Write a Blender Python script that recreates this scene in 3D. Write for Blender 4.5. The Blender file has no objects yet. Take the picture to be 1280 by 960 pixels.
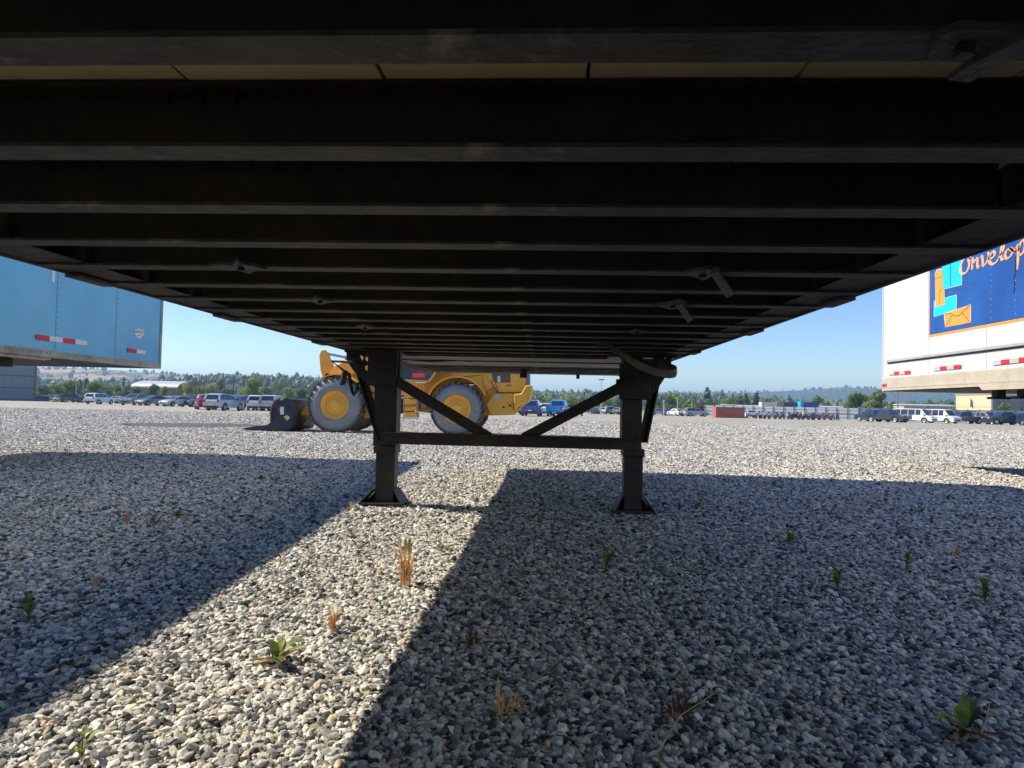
import bpy, bmesh, math, random
import numpy as np
from mathutils import Vector, Matrix, Euler, noise as mnoise
from math import sin, cos, pi, radians, atan, sqrt

rnd = random.Random(7)
scene = bpy.context.scene
col = scene.collection

# ------------------------------------------------------------------ camera
F = 830.0                      # focal length in pixels of a 1280 wide picture
CAM = Vector((0, 0, 0.80))
roll, pitch, yaw = atan(.022), radians(1.798), radians(3.007)
FW = Vector((-sin(yaw) * cos(pitch), cos(yaw) * cos(pitch), sin(pitch)))
R0 = Vector((cos(yaw), sin(yaw), 0)); U0 = R0.cross(FW)
RV = R0 * cos(roll) + U0 * sin(roll); UV = U0 * cos(roll) - R0 * sin(roll)
cam_d = bpy.data.cameras.new("camera"); cam = bpy.data.objects.new("camera", cam_d); col.objects.link(cam)
cam_d.sensor_width = 36; cam_d.lens = 36 * F / 1280; cam_d.clip_start = .05; cam_d.clip_end = 9000
m = Matrix.Identity(4)
for i in range(3):
    m[i][0] = RV[i]; m[i][1] = UV[i]; m[i][2] = -FW[i]; m[i][3] = CAM[i]
cam.matrix_world = m
scene.camera = cam

# ------------------------------------------------------------------ light
SUN = Vector((-.95, .12, 1.0)).normalized()      # towards the sun
world = bpy.data.worlds.new("World"); scene.world = world; world.use_nodes = True
nt = world.node_tree
bg = nt.nodes["Background"]
sky = nt.nodes.new("ShaderNodeTexSky"); sky.sky_type = 'NISHITA'; sky.sun_disc = False
sky.sun_elevation = math.asin(SUN.z); sky.sun_rotation = math.atan2(SUN.x, SUN.y)
sky.altitude = 100; sky.air_density = 1.0; sky.dust_density = .1; sky.ozone_density = 3.0
hs = nt.nodes.new("ShaderNodeHueSaturation"); hs.inputs['Saturation'].default_value = 1.28; hs.inputs['Hue'].default_value = .512
nt.links.new(sky.outputs[0], hs.inputs['Color']); nt.links.new(hs.outputs[0], bg.inputs[0]); bg.inputs[1].default_value = .112
ld = bpy.data.lights.new("sun", 'SUN'); ld.energy = 5.0; ld.angle = radians(.53); ld.color = (1.0, .91, .75)
lo = bpy.data.objects.new("sun", ld); col.objects.link(lo)
lo.rotation_euler = SUN.to_track_quat('Z', 'Y').to_euler(); lo.location = (0, 0, 30)
vs = scene.view_settings
vs.view_transform = 'Standard'; vs.look = 'None'; vs.gamma = 1; vs.use_curve_mapping = False; vs.exposure = .66
cy = scene.cycles
cy.max_bounces = 10; cy.diffuse_bounces = 7; cy.glossy_bounces = 3; cy.transmission_bounces = 3
cy.volume_bounces = 0; cy.transparent_max_bounces = 8; cy.caustics_reflective = False; cy.caustics_refractive = False
cy.use_denoising = True

# ------------------------------------------------------------------ helpers
def gz(x, y):
    z = 0.0
    if y > 8: z = -.0055 * (min(y, 150) - 8)
    return z

def gzn(x, y):                                    # with the gentle unevenness of the lot
    k = 1 if y < 25 else max(0, 1 - (y - 25) / 15)
    return gz(x, y) + (k * .012 * mnoise.noise(Vector((x * .7, y * .7, 0))) if k else 0)

def ray(px, py): return RV * ((px - 640) / F) - UV * ((py - 480) / F) + FW
def hitY(px, py, Y): d = ray(px, py); return CAM + d * (Y / d.y)
BX, BY1, BROT = -5.55, 9.25, .055        # the blue trailer stands slightly askew: pictured points are read on its turned side
def hitX(px, py, X):
    d = ray(px, py)
    if X != BX: return CAM + d * (X / d.x)
    n = Vector((cos(BROT), sin(BROT), 0)); c = Vector((BX, BY1, 0)); p = CAM + d * (n.dot(c - CAM) / n.dot(d))
    return Matrix.Rotation(-BROT, 3, 'Z') @ (p - c) + c
def hitZ(px, py, Z): d = ray(px, py); return CAM + d * ((Z - CAM.z) / d.z)
def ground(px, py):
    z = 0
    for _ in range(12):
        p = hitZ(px, py, z); z = gz(p.x, p.y)
    return Vector((p.x, p.y, gzn(p.x, p.y)))

WM = {}
def tag(o, label=None, cat=None, group=None, kind=None):
    if label: o['label'] = label
    if cat: o['category'] = cat
    if group: o['group'] = group
    if kind: o['kind'] = kind
    return o
def thing(name, label, cat, loc=(0, 0, 0), rz=0, group=None):
    o = bpy.data.objects.new(name, None); col.objects.link(o)
    o.empty_display_size = .2; o.location = loc; o.rotation_euler = (0, 0, rz)
    WM[o.name] = Matrix.Translation(loc) @ Matrix.Rotation(rz, 4, 'Z')
    return tag(o, label, cat, group)

class MB:
    def __init__(s): s.v = []; s.f = []
    def add(s, vs_, fs):
        n = len(s.v); s.v += [Vector(v) for v in vs_]; s.f += [tuple(i + n for i in f) for f in fs]; return s
    def box(s, x0, x1, y0, y1, z0, z1):
        return s.add([(x0, y0, z0), (x1, y0, z0), (x1, y1, z0), (x0, y1, z0), (x0, y0, z1), (x1, y0, z1), (x1, y1, z1), (x0, y1, z1)],
                     [(0, 3, 2, 1), (4, 5, 6, 7), (0, 1, 5, 4), (1, 2, 6, 5), (2, 3, 7, 6), (3, 0, 4, 7)])
    def prism(s, pts, vec):
        n = len(pts); pts = [Vector(p) for p in pts]; vec = Vector(vec)
        return s.add(pts + [p + vec for p in pts], [tuple(range(n))[::-1], tuple(range(n, 2 * n))] + [(i, (i + 1) % n, (i + 1) % n + n, i + n) for i in range(n)])
    def bar(s, p, q, w, h, up=(0, 0, 1)):
        p = Vector(p); q = Vector(q); d = (q - p).normalized(); a = d.cross(Vector(up))
        a = a.normalized() * w / 2; b = a.cross(d).normalized() * h / 2
        return s.prism([p - a - b, p + a - b, p + a + b, p - a + b], q - p)
    def cyl(s, p, q, r, n=12, r2=None, cap=True):
        p = Vector(p); q = Vector(q); d = (q - p).normalized()
        a = d.orthogonal().normalized(); b = d.cross(a); r2 = r if r2 is None else r2
        v = [p + (a * cos(2 * pi * i / n) + b * sin(2 * pi * i / n)) * r for i in range(n)] + [q + (a * cos(2 * pi * i / n) + b * sin(2 * pi * i / n)) * r2 for i in range(n)]
        f = [(i, (i + 1) % n, (i + 1) % n + n, i + n) for i in range(n)]
        if cap: f += [tuple(range(n))[::-1], tuple(range(n, 2 * n))]
        return s.add(v, f)
    def tube(s, pts, r, n=8):
        pts = [Vector(p) for p in pts]
        rr = r if isinstance(r, (list, tuple)) else [r] * len(pts)
        up = None; v = []
        for i, p in enumerate(pts):
            d = (pts[min(i + 1, len(pts) - 1)] - pts[max(i - 1, 0)]).normalized()
            a = d.orthogonal().normalized() if up is None else (up - d * up.dot(d)).normalized()
            up = a; b = d.cross(a)
            v += [p + (a * cos(2 * pi * k / n) + b * sin(2 * pi * k / n)) * rr[i] for k in range(n)]
        f = [(i * n + k, i * n + (k + 1) % n, (i + 1) * n + (k + 1) % n, (i + 1) * n + k) for i in range(len(pts) - 1) for k in range(n)]
        f += [tuple(range(n))[::-1], tuple(range((len(pts) - 1) * n, len(pts) * n))]
        return s.add(v, f)
    def rev(s, prof, c, axis='Y', n=32, cap=True):               # prof: (radius, offset along the axis)
        c = Vector(c); v = []
        for r, o in prof:
            for k in range(n):
                a = 2 * pi * k / n
                v.append(c + (Vector((r * cos(a), o, r * sin(a))) if axis == 'Y' else Vector((r * cos(a), r * sin(a), o))))
        f = [(i * n + k, i * n + (k + 1) % n, (i + 1) * n + (k + 1) % n, (i + 1) * n + k) for i in range(len(prof) - 1) for k in range(n)]
        if cap: f += [tuple(range(n)), tuple(range((len(prof) - 1) * n, len(prof) * n))[::-1]]
        return s.add(v, f)
    def mesh(s, name, mat, M=None, smooth=None, recalc=True):
        me = bpy.data.meshes.new(name)
        vv = [M @ v for v in s.v] if M is not None else s.v
        me.from_pydata([tuple(v) for v in vv], [], s.f)
        if recalc:
            b = bmesh.new(); b.from_mesh(me); bmesh.ops.recalc_face_normals(b, faces=b.faces); b.to_mesh(me); b.free()
        if smooth: me.shade_smooth(); me.set_sharp_from_angle(angle=radians(smooth))
        me.materials.append(mat); me.update()
        return me
    def build(s, name, mat, parent=None, smooth=None, bevel=0, origin=None, recalc=True):
        M = WM[parent.name].inverted() if parent is not None else (Matrix.Translation(-Vector(origin)) if origin is not None else None)
        me = s.mesh(name, mat, M, smooth, recalc)
        o = bpy.data.objects.new(name, me); col.objects.link(o)
        if parent is not None: o.parent = parent; WM[o.name] = WM[parent.name]
        else:
            if origin is not None: o.location = origin
            WM[o.name] = Matrix.Translation(origin if origin is not None else (0, 0, 0))
        if bevel:
            b = o.modifiers.new("bevel", 'BEVEL'); b.width = bevel; b.segments = 2; b.limit_method = 'ANGLE'; b.angle_limit = radians(40)
        return o
def link_mesh(name, me, parent=None, loc=(0, 0, 0), rot=(0, 0, 0), sc=None):
    o = bpy.data.objects.new(name, me); col.objects.link(o); o.parent = parent; o.location = loc; o.rotation_euler = rot
    if sc is not None: o.scale = (sc,) * 3 if not hasattr(sc, '__len__') else sc
    if parent is not None: WM[o.name] = WM[parent.name] @ Matrix.Translation(loc)
    return o
def plate(outer, holes, to3, thick, name, mat, parent):
    """a flat plate with holes: 2-D outlines, to3 maps (u, v, w) to world"""
    cu = bpy.data.curves.new("plate", 'CURVE'); cu.dimensions = '2D'; cu.fill_mode = 'BOTH'; cu.extrude = thick / 2
    for ring in [outer] + holes:
        sp = cu.splines.new('POLY'); sp.points.add(len(ring) - 1); sp.use_cyclic_u = True
        for i, (a, b) in enumerate(ring): sp.points[i].co = (a, b, 0, 1)
    t = bpy.data.objects.new("plate", cu)
    me = bpy.data.meshes.new_from_object(t); bpy.data.objects.remove(t); bpy.data.curves.remove(cu)
    mb = MB(); mb.add([to3(v.co.x, v.co.y, v.co.z) for v in me.vertices], [tuple(p.vertices) for p in me.polygons])
    bpy.data.meshes.remove(me)
    return mb.build(name, mat, parent)

# ------------------------------------------------------------------ materials
def nodes(name):
    m = bpy.data.materials.new(name); m.use_nodes = True; t = m.node_tree
    return m, t, t.nodes["Principled BSDF"], t.nodes.new, t.links.new
def rampify(r, stops):
    e = r.color_ramp.elements
    while len(e) > 1: e.remove(e[-1])
    e[0].position = stops[0][0]; e[0].color = (*stops[0][1], 1)
    for p, c in stops[1:]:
        k = e.new(p); k.color = (*c, 1)
def mat(name, c, rough=.6, metal=0, var=.15, scale=6, c2=None, amt=.5, bump=0, bscale=40, spec=.5, coat=0, sharp=.12):
    m, t, b, N, L = nodes(name)
    tc = N("ShaderNodeTexCoord")
    n1 = N("ShaderNodeTexNoise"); n1.inputs['Scale'].default_value = scale; n1.inputs['Detail'].default_value = 6; n1.inputs['Roughness'].default_value = .65
    L(tc.outputs['Object'], n1.inputs['Vector'])
    r = N("ShaderNodeValToRGB")
    lo = tuple(max(0, x * (1 - var)) for x in c); hi = tuple(min(1, x * (1 + var)) for x in c)
    rampify(r, [(.35, lo), (.65, hi)]); L(n1.outputs['Fac'], r.inputs[0]); out = r.outputs[0]
    if c2 is not None:
        n2 = N("ShaderNodeTexNoise"); n2.inputs['Scale'].default_value = scale * .45; n2.inputs['Detail'].default_value = 8; n2.inputs['Roughness'].default_value = .7
        L(tc.outputs['Object'], n2.inputs['Vector'])
        mr = N("ShaderNodeMapRange"); mr.inputs[1].default_value = amt - sharp; mr.inputs[2].default_value = amt + sharp; L(n2.outputs['Fac'], mr.inputs[0])
        mx = N("ShaderNodeMix"); mx.data_type = 'RGBA'; L(mr.outputs[0], mx.inputs[0]); L(out, mx.inputs[6]); mx.inputs[7].default_value = (*c2, 1)
        out = mx.outputs[2]
    L(out, b.inputs['Base Color'])
    b.inputs['Roughness'].default_value = rough; b.inputs['Metallic'].default_value = metal; b.inputs['Specular IOR Level'].default_value = spec
    b.inputs['Coat Weight'].default_value = coat
    if bump:
        n3 = N("ShaderNodeTexNoise"); n3.inputs['Scale'].default_value = bscale; n3.inputs['Detail'].default_value = 4; L(tc.outputs['Object'], n3.inputs['Vector'])
        bp = N("ShaderNodeBump"); bp.inputs['Strength'].default_value = bump; bp.inputs['Distance'].default_value = .01
        L(n3.outputs['Fac'], bp.inputs['Height']); L(bp.outputs[0], b.inputs['Normal'])
    return m

M = {}
M['steel'] = mat('black_steel', (.042, .040, .036), .6, 0, .35, 9, (.085, .075, .062), .60, .35, 60, .35)
M['gear'] = mat('grimy_black_gear_steel', (.020, .015, .012), .5, 0, .4, 14, (.055, .036, .025), .58, .5, 70, .4)
M['rail'] = mat('dusty_side_rail', (.085, .07, .058), .65, 0, .3, 10, (.17, .135, .10), .6, .3, 50, .3)
M['scuff'] = mat('scuffed_bracket', (.13, .12, .105), .6, .2, .35, 30, (.04, .035, .03), .52, .4, 90)
M['wood'] = mat('floor_plank_wood', (.82, .63, .34), .6, 0, .12, 3, (.86, .69, .42), .55, .1, 60)
M['rubber'] = mat('dry_rubber_strap', (.075, .058, .04), .7, 0, .3, 20, (.12, .09, .06), .55, .3, 80)
M['couple'] = mat('worn_coupler_plate', (.075, .062, .048), .5, .0, .5, 3, (.04, .032, .025), .55, .2, 60)
M['vanwhite'] = mat('van_body_white', (.70, .70, .69), .35, 0, .03, 4)
M['blue'] = mat('sky_blue_panel', (.15, .46, .70), .32, 0, .06, 2.5, (.20, .48, .66), .62, .0, 10, .5, .2)
M['blueseam'] = mat('blue_seam', (.07, .23, .42), .4, 0, .1, 6)
M['alu'] = mat('dirty_aluminium_rail', (.40, .36, .29), .55, .15, .18, 6, (.22, .17, .12), .6, .15, 40)
M['white'] = mat('white_panel_paint', (.60, .60, .60), .3, 0, .04, 2, (.52, .515, .50), .66, 0, 10, .5, .1)
M['beige'] = mat('beige_bottom_rail', (.50, .44, .35), .5, .05, .08, 5, (.38, .32, .25), .64, .1)
M['grey'] = mat('grey_moulding', (.42, .42, .41), .45, .1, .1, 5)
M['dark'] = mat('dark_under', (.02, .018, .016), .7, 0, .3, 6)
M['rivet'] = mat('rivet_dark', (.10, .12, .14), .5, .3, .2, 6)
M['rivetw'] = mat('rivet_white', (.36, .36, .37), .4, .2, .1, 6)
M['tred'] = mat('tape_red', (.58, .02, .035), .35, 0, .08, 20)
M['twhite'] = mat('tape_white', (.72, .74, .74), .35, 0, .05, 20)
M['tgrey'] = mat('tape_grey', (.46, .47, .46), .35, 0, .1, 20)
M['gblue'] = mat('graphic_blue', (.014, .085, .34), .3, 0, .15, 2, (.012, .06, .26), .6)
M['gorange'] = mat('graphic_orange', (.95, .34, .04), .35, 0, .05, 3)
M['gcyan'] = mat('graphic_cyan', (.01, .55, .85), .35, 0, .05, 3)
M['gpeach'] = mat('graphic_script_orange', (.90, .40, .16), .35, 0, .1, 3)
M['gline'] = mat('graphic_dark_line', (.12, .05, .04), .5)
M['yellow'] = mat('loader_yellow', (.86, .44, .05), .42, 0, .1, 3, (.74, .38, .07), .62, .1, 30)
M['yellow2'] = mat('loader_yellow_edge', (.72, .50, .16), .45, 0, .1, 3)
M['tyre'] = mat('dusty_tyre', (.24, .245, .25), .85, 0, .15, 5, (.33, .32, .30), .6, .4, 25)
M['tread'] = mat('tread_rubber', (.06, .06, .06), .85, 0, .3, 8, (.20, .19, .17), .55)
M['loaderblack'] = mat('worn_black_bucket', (.022, .030, .045), .5, .1, .3, 5, (.10, .09, .08), .62, .2)
M['chrome'] = mat('cylinder_rod', (.5, .52, .55), .2, .9, .05, 5)
M['mesh'] = mat('engine_grille', (.20, .15, .10), .7, 0, .4, 30)
M['sticker'] = mat('white_sticker', (.75, .75, .74), .4)
M['inkred'] = mat('red_sign', (.60, .06, .07), .4)
M['glass'] = mat('tinted_glass', (.025, .03, .036), .08, 0, .1, 3, spec=.9, coat=.5)
M['cartyre'] = mat('car_tyre', (.025, .025, .026), .85, 0, .2, 10)
M['rim'] = mat('alloy_rim', (.45, .45, .46), .35, .6, .1, 6)
M['plastic'] = mat('black_plastic', (.03, .03, .032), .6)
M['tail'] = mat('tail_lamp', (.45, .015, .02), .25)
M['lamp'] = mat('head_lamp', (.65, .67, .70), .15)
M['corr'] = mat('corrugated_shed', (.27, .31, .35), .5, .2, .15, .8, (.16, .18, .21), .6)
M['corrdark'] = mat('shed_frame', (.10, .11, .13), .6)
M['pole'] = mat('dark_wood_pole', (.07, .055, .045), .85, 0, .25, 4)
M['lpole'] = mat('galvanised_pole', (.50, .52, .54), .5, .2, .08, 4)
M['wallwhite'] = mat('white_wall_panel', (.66, .67, .66), .6, 0, .06, 1, (.56, .57, .56), .6)
M['wallblue'] = mat('blue_grey_fence_panel', (.20, .28, .34), .6, 0, .08, 1)
M['redbox'] = mat('red_container_paint', (.40, .11, .08), .55, 0, .12, 2)
M['bluebox'] = mat('blue_container_paint', (.02, .10, .38), .5, 0, .1, 2)
M['navybox'] = mat('navy_container_paint', (.03, .07, .15), .5, 0, .1, 2)
M['greybox'] = mat('grey_container_paint', (.33, .30, .30), .5, 0, .1, 2)
M['cream'] = mat('cream_stucco', (.62, .50, .32), .8, 0, .04, 1)
M['slate'] = mat('slate_grey_and_wall_shade', (.19, .21, .25), .7, 0, .05, 1)  # plain grey on the loader; on the building front, painted-in shade
M['tan'] = mat('tan_building', (.46, .37, .27), .8, 0, .08, 1)
M['brown'] = mat('brown_building', (.22, .14, .10), .8, 0, .1, 1)
M['roofw'] = mat('pale_metal_roof', (.44, .46, .48), .4, .1, .05, 1)
M['bark'] = mat('bark', (.10, .075, .055), .9, 0, .3, 4)

def leafmat(name, a, b_, scale=1.2, trans=.35):
    m, t, b, N, L = nodes(name)
    tc = N("ShaderNodeTexCoord"); n = N("ShaderNodeTexNoise"); n.inputs['Scale'].default_value = scale; n.inputs['Detail'].default_value = 5
    L(tc.outputs['Object'], n.inputs['Vector'])
    oi = N("ShaderNodeObjectInfo"); ad = N("ShaderNodeMath"); ad.operation = 'MULTIPLY_ADD'; ad.inputs[1].default_value = .22; ad.inputs[2].default_value = -.11
    L(oi.outputs['Random'], ad.inputs[0]); s = N("ShaderNodeMath"); L(ad.outputs[0], s.inputs[0]); L(n.outputs['Fac'], s.inputs[1])
    r = N("ShaderNodeValToRGB"); rampify(r, [(.32, a), (.68, b_)]); L(s.outputs[0], r.inputs[0]); L(r.outputs[0], b.inputs['Base Color'])
    b.inputs['Roughness'].default_value = .55; b.inputs['Specular IOR Level'].default_value = .25
    tr = N("ShaderNodeBsdfTranslucent"); L(r.outputs[0], tr.inputs[0]); mx = N("ShaderNodeMixShader"); mx.inputs[0].default_value = trans
    L(b.outputs[0], mx.inputs[1]); L(tr.outputs[0], mx.inputs[2]); L(mx.outputs[0], t.nodes["Material Output"].inputs[0])
    return m
M['leafbright'] = leafmat('bright_green_foliage', (.13, .20, .04), (.32, .38, .10))
M['leafgreen'] = leafmat('green_foliage', (.08, .13, .04), (.19, .26, .08))
M['leafdark'] = leafmat('dark_conifer_foliage', (.02, .042, .028), (.05, .08, .045))
M['leafred'] = leafmat('reddish_foliage', (.16, .06, .04), (.28, .13, .08))
M['weedgreen'] = leafmat('weed_green', (.15, .20, .04), (.38, .40, .10), 40)
M['weedolive'] = leafmat('weed_olive', (.07, .09, .025), (.20, .20, .06), 40)
M['weedtan'] = leafmat('weed_dry_tan', (.50, .36, .14), (.75, .58, .28), 30)
M['weedorange'] = leafmat('weed_dry_orange', (.55, .28, .10), (.72, .45, .20), 30)
M['weedbrown'] = leafmat('weed_dead_brown', (.11, .05, .025), (.24, .12, .06), 40)

STONE = [(0, (.04, .042, .045)), (.12, (.13, .13, .13)), (.25, (.25, .248, .238)), (.39, (.39, .378, .345)), (.54, (.52, .497, .44)), (.70, (.63, .60, .53)), (.83, (.72, .69, .62)),
         (.91, (.55, .44, .31)), (.95, (.46, .33, .22)), (.97, (.33, .33, .32))]
def stone_mat():
    m, t, b, N, L = nodes('gravel_stone')
    oi = N("ShaderNodeObjectInfo"); r = N("ShaderNodeValToRGB"); rampify(r, STONE); r.color_ramp.interpolation = 'CONSTANT'; L(oi.outputs['Random'], r.inputs[0])
    tc = N("ShaderNodeTexCoord"); n = N("ShaderNodeTexNoise"); n.inputs['Scale'].default_value = 1.6; n.inputs['Detail'].default_value = 5; L(tc.outputs['Object'], n.inputs['Vector'])
    g = N("ShaderNodeNewGeometry"); n2 = N("ShaderNodeTexNoise"); n2.inputs['Scale'].default_value = 90; n2.inputs['Detail'].default_value = 5; n2.inputs['Roughness'].default_value = .7; L(g.outputs['Position'], n2.inputs['Vector'])
    mr = N("ShaderNodeMapRange"); mr.inputs[1].default_value = .3; mr.inputs[2].default_value = .7; mr.inputs[3].default_value = .72; mr.inputs[4].default_value = 1.25; L(n2.outputs['Fac'], mr.inputs[0])
    mx = N("ShaderNodeMix"); mx.data_type = 'RGBA'; mx.blend_type = 'MULTIPLY'; mx.inputs[0].default_value = 1; L(r.outputs[0], mx.inputs[6]); L(mr.outputs[0], mx.inputs[7])
    # dry yellowish patches, lot scale
    n3 = N("ShaderNodeTexNoise"); n3.inputs['Scale'].default_value = .55; n3.inputs['Detail'].default_value = 4; L(g.outputs['Position'], n3.inputs['Vector'])
    m3 = N("ShaderNodeMapRange"); m3.inputs[1].default_value = .58; m3.inputs[2].default_value = .75; m3.inputs[4].default_value = .4; L(n3.outputs['Fac'], m3.inputs[0])
    mx2 = N("ShaderNodeMix"); mx2.data_type = 'RGBA'; mx2.blend_type = 'MULTIPLY'; L(m3.outputs[0], mx2.inputs[0]); L(mx.outputs[2], mx2.inputs[6]); mx2.inputs[7].default_value = (1.05, .86, .62, 1)
    L(mx2.outputs[2], b.inputs['Base Color'])
    b.inputs['Roughness'].default_value = .72; b.inputs['Specular IOR Level'].default_value = .35
    bp = N("ShaderNodeBump"); bp.inputs['Strength'].default_value = .35; bp.inputs['Distance'].default_value = .003; L(n2.outputs['Fac'], bp.inputs['Height']); L(bp.outputs[0], b.inputs['Normal'])
    return m
M['stone'] = stone_mat()

def ground_mat():
    m, t, b, N, L = nodes('gravel_ground')
    g = N("ShaderNodeNewGeometry")
    def vor(scale):
        v = N("ShaderNodeTexVoronoi"); v.inputs['Scale'].default_value = scale; L(g.outputs['Position'], v.inputs['Vector'])
        sx = N("ShaderNodeSeparateColor"); L(v.outputs['Color'], sx.inputs[0]); r = N("ShaderNodeValToRGB"); rampify(r, STONE); r.color_ramp.interpolation = 'CONSTANT'; L(sx.outputs[0], r.inputs[0])
        d = N("ShaderNodeMapRange"); d.inputs[1].default_value = .25; d.inputs[2].default_value = .75; d.inputs[3].default_value = 1.0; d.inputs[4].default_value = .42
        L(v.outputs['Distance'], d.inputs[0])
        mx = N("ShaderNodeMix"); mx.data_type = 'RGBA'; mx.blend_type = 'MULTIPLY'; mx.inputs[0].default_value = 1; L(r.outputs[0], mx.inputs[6]); L(d.outputs[0], mx.inputs[7])
        return v, mx.outputs[2]
    v, c = vor(32)
    # patchiness at several scales (tyre-worn, dusty and weedy areas)
    def patch(prev, scale, lo, hi, colr, amt, stretch=None):
        n = N("ShaderNodeTexNoise"); n.inputs['Scale'].default_value = scale; n.inputs['Detail'].default_value = 6; n.inputs['Roughness'].default_value = .65
        if stretch:
            mp = N("ShaderNodeMapping"); mp.inputs['Scale'].default_value = stretch; L(g.outputs['Position'], mp.inputs[0]); L(mp.outputs[0], n.inputs['Vector'])
        else: L(g.outputs['Position'], n.inputs['Vector'])
        k = N("ShaderNodeMapRange"); k.inputs[1].default_value = lo; k.inputs[2].default_value = hi; k.inputs[4].default_value = amt; L(n.outputs['Fac'], k.inputs[0])
        mx = N("ShaderNodeMix"); mx.data_type = 'RGBA'; mx.blend_type = 'MULTIPLY'; L(k.outputs[0], mx.inputs[0]); L(prev, mx.inputs[6]); mx.inputs[7].default_value = (*colr, 1)
        return mx.outputs[2]
    c = patch(c, .55, .58, .75, (1.05, .86, .62), .4)
    c = patch(c, 7, .40, .70, (.50, .50, .52), .9)
    c = patch(c, 1.8, .45, .7, (.66, .66, .68), .8)
    c = patch(c, .25, .45, .62, (.80, .78, .76), .8, (1, .35, 1))
    # beyond the lot: dry grass and scrub
    sp = N("ShaderNodeSeparateXYZ"); L(g.outputs['Position'], sp.inputs[0])
    n4 = N("ShaderNodeTexNoise"); n4.inputs['Scale'].default_value = .03; n4.inputs['Detail'].default_value = 6; L(g.outputs['Position'], n4.inputs['Vector'])
    r4 = N("ShaderNodeValToRGB"); rampify(r4, [(.35, (.06, .09, .03)), (.5, (.14, .13, .06)), (.65, (.28, .22, .12))]); L(n4.outputs['Fac'], r4.inputs[0])
    k = N("ShaderNodeMapRange"); k.inputs[1].default_value = 150; k.inputs[2].default_value = 160; L(sp.outputs['Y'], k.inputs[0])
    mx = N("ShaderNodeMix"); mx.data_type = 'RGBA'; L(k.outputs[0], mx.inputs[0]); L(c, mx.inputs[6]); L(r4.outputs[0], mx.inputs[7])
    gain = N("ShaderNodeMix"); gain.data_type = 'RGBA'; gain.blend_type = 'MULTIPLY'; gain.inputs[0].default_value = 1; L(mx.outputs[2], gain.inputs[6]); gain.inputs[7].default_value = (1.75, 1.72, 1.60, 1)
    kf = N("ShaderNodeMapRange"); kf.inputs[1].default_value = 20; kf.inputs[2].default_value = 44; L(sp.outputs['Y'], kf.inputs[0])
    mf = N("ShaderNodeMix"); mf.data_type = 'RGBA'; L(kf.outputs[0], mf.inputs[0]); mf.inputs[6].default_value = (.11, .105, .095, 1); L(gain.outputs[2], mf.inputs[7])  # dark fines under the stones, colour lowered to deepen the shade in the gaps
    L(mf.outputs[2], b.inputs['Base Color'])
    b.inputs['Roughness'].default_value = .85; b.inputs['Specular IOR Level'].default_value = .25
    bp = N("ShaderNodeBump"); bp.invert = True; bp.inputs['Strength'].default_value = .9; bp.inputs['Distance'].default_value = .02
    L(v.outputs['Distance'], bp.inputs['Height'])
    n5 = N("ShaderNodeTexNoise"); n5.inputs['Scale'].default_value = 9; n5.inputs['Detail'].default_value = 6; L(g.outputs['Position'], n5.inputs['Vector'])
    bp2 = N("ShaderNodeBump"); bp2.inputs['Strength'].default_value = .8; bp2.inputs['Distance'].default_value = .05; L(n5.outputs['Fac'], bp2.inputs['Height']); L(bp.outputs[0], bp2.inputs['Normal'])
    L(bp2.outputs[0], b.inputs['Normal'])
    return m
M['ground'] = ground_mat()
M['darkpatch'] = mat('dark_patch_gravel', (.045, .040, .037), .8, 0, .5, 22, (.10, .09, .08), .55, .6, 30)

def hill_mat(name, grass, scrub, scale, thr, soft=.06):
    m, t, b, N, L = nodes(name)
    g = N("ShaderNodeNewGeometry"); n = N("ShaderNodeTexNoise"); n.inputs['Scale'].default_value = scale; n.inputs['Detail'].default_value = 9; n.inputs['Roughness'].default_value = .7
    L(g.outputs['Position'], n.inputs['Vector']); r = N("ShaderNodeValToRGB"); rampify(r, [(thr - soft, scrub), (thr + soft, grass)]); L(n.outputs['Fac'], r.inputs[0])
    L(r.outputs[0], b.inputs['Base Color']); b.inputs['Roughness'].default_value = .95; b.inputs['Specular IOR Level'].default_value = .1
    return m
M['hillgrass'] = hill_mat('dry_grass_hill', (.46, .31, .17), (.09, .10, .06), .012, .50)
M['hillwood'] = hill_mat('wooded_ridge_floor', (.14, .13, .07), (.035, .06, .03), .02, .62)
M['hillfar'] = hill_mat('far_hill', (.30, .22, .13), (.05, .075, .045), .004, .60)

# ------------------------------------------------------------------ ground
def axis(vals):
    out = []
    for a, b, n in vals: out += list(np.linspace(a, b, n, endpoint=False))
    return out + [vals[-1][1]]
xs = axis([(-4000, -400, 8), (-400, -60, 10), (-60, -22, 10), (-22, 22, 110), (22, 60, 10), (60, 400, 10), (400, 4000, 8)])
ys = axis([(-400, -10, 6), (-10, 30, 100), (30, 60, 10), (60, 160, 12), (160, 600, 6), (600, 5000, 6)])
V = [(x, y, gzn(x, y) if abs(x) < 40 else gz(x, y)) for y in ys for x in xs]
nx = len(xs)
Fc = [(j * nx + i, j * nx + i + 1, (j + 1) * nx + i + 1, (j + 1) * nx + i) for j in range(len(ys) - 1) for i in range(nx - 1)]
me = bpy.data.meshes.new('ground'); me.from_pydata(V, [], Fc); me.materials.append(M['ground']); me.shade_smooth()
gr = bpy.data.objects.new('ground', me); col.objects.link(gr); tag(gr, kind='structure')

_a, _b = ground(112, 531), ground(345, 532)
DC = ((_a.x + _b.x) / 2, (_a.y + _b.y) / 2, (_b.x - _a.x) / 2 * 1.05, 1.9)      # the dark patch carries no loose stones
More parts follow.
